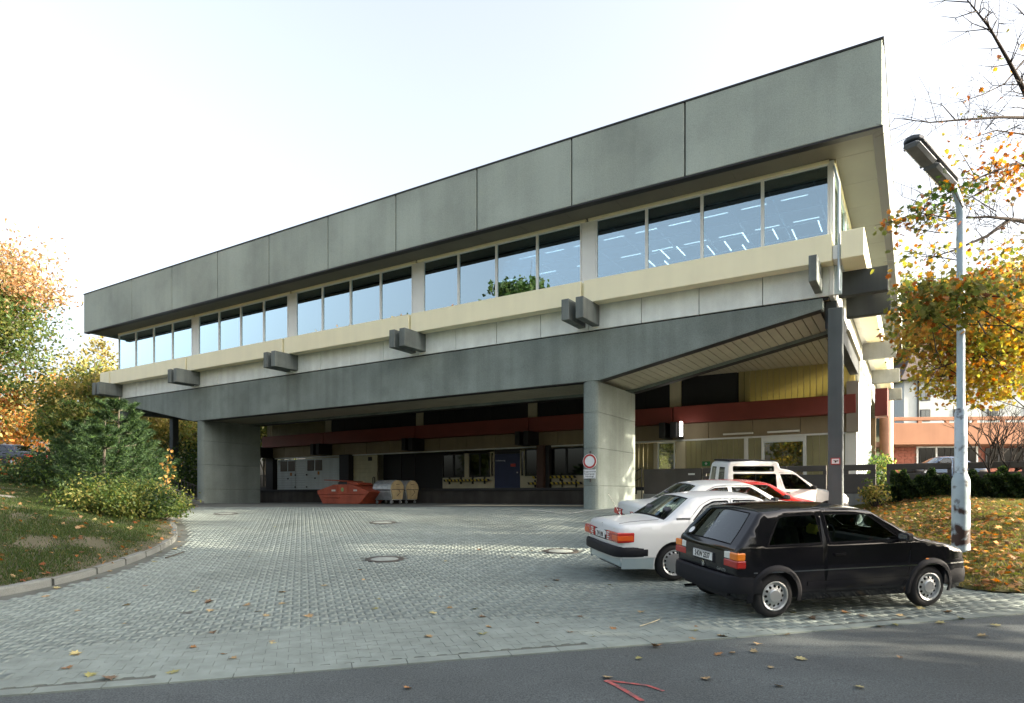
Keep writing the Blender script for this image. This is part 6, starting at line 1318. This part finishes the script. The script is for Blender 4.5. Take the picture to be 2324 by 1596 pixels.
# ------------------------------------------------------------ grass and fallen leaves
def scatter(n, box, keep, hf):
    x = rng.uniform(box[0], box[1], n); y = rng.uniform(box[2], box[3], n); k = keep(x, y); x, y = x[k], y[k]; return x, y, hf(x, y)+ZC
def blades(name, x, y, z, hgt, tints, par, wd=.006):
    n = len(x); a = rng.uniform(0, 2*math.pi, n); h_ = hgt*rng.uniform(.5, 1.3, n); d = np.c_[np.cos(a), np.sin(a), np.zeros(n)]; P = np.c_[x, y, z-.012]; ln = rng.normal(0, .4, (n, 2))*h_[:, None]; T_ = P+np.c_[ln, h_]
    V = np.stack([P-d*wd, P+d*wd, T_], 1).reshape(-1, 3); F = np.arange(3*n).reshape(-1, 3); return npmesh(name, V, F, mt_leaf, par, np.repeat(tints, 3, 0), kind='stuff')
def noise2(x, y, s, sd): return np.sin(x*s+sd)*np.sin(y*s*1.17+sd*1.7)+.6*np.sin(x*s*2.1-y*s*1.3+sd*.6)+.4*np.sin(x*s*4.3+y*s*3.7+sd)
inv = lambda x, y: (np.abs(x/np.maximum(y, .1)) < .83)
x, y, z = scatter(420000, (-19, -6.8, 8, 26), lambda x, y: inside(LPOLY, x, y) & inv(x, y) & (pdist(KR, x, y) > .16), h_left)
bare = noise2(x, y, 1.05, 1.0)+.9*sstep(11.5, 9, y)+rng.normal(0, .35, len(x)); k = (bare < 1.05) & (rng.random(len(x)) < np.clip(12/y, .3, 1.1)); x, y, z = x[k], y[k], z[k]
tn = pick([(.03,.06,.014), (.042,.07,.016), (.026,.05,.013), (.07,.075,.024)], len(x)); blades('grass', x, y, z, .055, tn, lawn_l, .008)
x, y, z = scatter(260000, (6.3, 20, 9, 24), lambda x, y: inside(RPOLY, x, y) & inv(x, y) & (pdist(LR, x, y) > .08), h_right)
tn = pick([(.07,.085,.022), (.10,.10,.03), (.13,.11,.035)], len(x)); blades('grass', x, y, z, .05, tn, lawn_r, .008)
def leafcarpet(name, x, y, z, size, pals, par):
    n = len(x); C = np.c_[x, y, z+rng.uniform(.012, .045, n)]; t = pick(sum([PAL[p] for p in pals], []), n); V, F, T = leaves(C, size, t, True, flat=2.2); npmesh(name, V, F, mt_leaf, par, T, kind='stuff')
x, y, z = scatter(15000, (6.4, 20, 9, 22), lambda x, y: inside(RPOLY, x, y) & inv(x, y), h_right)
dens = np.clip(1.3-pdist(LR, x, y)*.26, .10, 1)*np.clip(1.3-.05*(y-9), .2, 1); k = rng.random(len(x)) < dens; leafcarpet('leaf_litter', x[k], y[k], z[k], .115, ['brown', 'rust', 'brown', 'olive', 'peach'], lawn_r)
x, y, z = scatter(2600, (-18, -7, 8, 24), lambda x, y: inside(LPOLY, x, y) & inv(x, y), h_left); k = rng.random(len(x)) < np.clip(.18+.3*(noise2(x, y, .8, 4) > .5)+.5*(pdist(KR, x, y) < .5), 0, 1); leafcarpet('leaf_litter', x[k], y[k], z[k], .105, ['brown', 'rust', 'peach'], lawn_l)
# single leaves on paving and street
base = []
for q in range(5):
    m = bpy.data.meshes.new('fallen_leaf'); s = 1; vs = [(p[0]*s, p[1]*s, .06+.35*abs(p[0])*(.3+.2*q) -.12*p[1]*(q-2)*.5+rng.uniform(0, .05)) for p in MAPLE]+[(0, 0, .03)]; zmin = min(v[2] for v in vs); vs = [(a, b_, c-zmin) for a, b_, c in vs]+[(.012, -.5, .1), (-.012, -.5, .1), (0, -.95, .02)]
    m.from_pydata(vs, [], [(i, (i+1) % 16, 16) for i in range(16)]+[(17, 18, 19)]); base.append(m)
cols = [(.30,.23,.12), (.25,.13,.05), (.34,.30,.14), (.13,.085,.05), (.23,.22,.08), (.29,.20,.10)]; lm = []
for c in cols: lm.append(M('fallen_leaf', c, .8, var=.25, scale=18))
var = []
for q, m in enumerate(base):
    for j, mm in enumerate(lm): m2 = m.copy(); m2.materials.append(mm); var.append(m2)
FG = 'single fallen leaves on the paving and the street'
def leaf_label(p, q_):
    c = ('tan', 'rusty orange', 'pale yellow', 'dark brown', 'olive yellow', 'ochre')[q_ % 6]
    if p[1] < RD(p[0]): z = 'lying on the asphalt street' if p[0] > 1 else 'lying on the near left street edge'
    elif pdist(KR, [p[0]], [p[1]])[0] < .5: z = 'lying against the curved kerb'
    elif p[1] > 12: z = 'lying on the far paving towards the hall'
    elif p[0] > 2.5: z = 'lying on the paving around the black hatchback'
    elif p[0] > -1: z = 'lying on the middle of the near paving'
    else: z = 'lying on the near left paving'
    return c+' curled maple leaf '+z
def onground(x, y): return float(gz(y))+ZC
KNOWN = [(248,1541),(172,1485),(393,1527),(176,1387),(287,1374),(478,1387),(475,1368),(584,1388),(605,1398),(850,1383),(858,1360),(985,1393),(972,1446),(1262,1318),(1110,1424),(1096,1439),(1602,1540),(1568,1452),(1842,1405),(1786,1440),(1998,1422),(1920,1392),(1800,1392),(2135,1415),(2230,1445),(2090,1382),(2150,1390),(2045,1398),(1850,1372),(1720,1462),(1490,1468),(1950,1560),(735,1330),(640,1345),(560,1375),(330,1330),(440,1345),(700,1400),(1020,1380),(1880,1385),(1960,1400),(2180,1405),(2260,1420),(1640,1445),(1575,1432)]
pos = [unpx(a, b) for a, b in KNOWN]
while len(pos) < 105:
    px_, py_ = rng.uniform(0, 2324), 1150+430*rng.beta(1.2, 1.6); p = unpx(px_, py_)
    if inside(YARD, [p[0]], [p[1]])[0] or p[1] < RD(p[0]): pos.append(p)
for i in range(75):
    s = rng.integers(40, 200); p = KR[s]+np.array([rng.uniform(.05, .35), -rng.uniform(0, .3)])
    if not inside(LPOLY, [p[0]], [p[1]])[0] and abs(p[0]/p[1]) < .8: pos.append(p)
for i, p in enumerate(pos):
    s = rng.uniform(.09, .15) if i < 45 else rng.uniform(.06, .12); q_ = int(rng.integers(0, len(var))); inst(var[q_], 'fallen_leaf', None, (p[0], p[1], onground(*p)-.002), (rng.normal(0, .12), rng.normal(0, .12), rng.uniform(0, 6.28)), (s, s, s*rng.uniform(.6, 1.1)), label=leaf_label(p, q_), cat='leaf', group=FG)
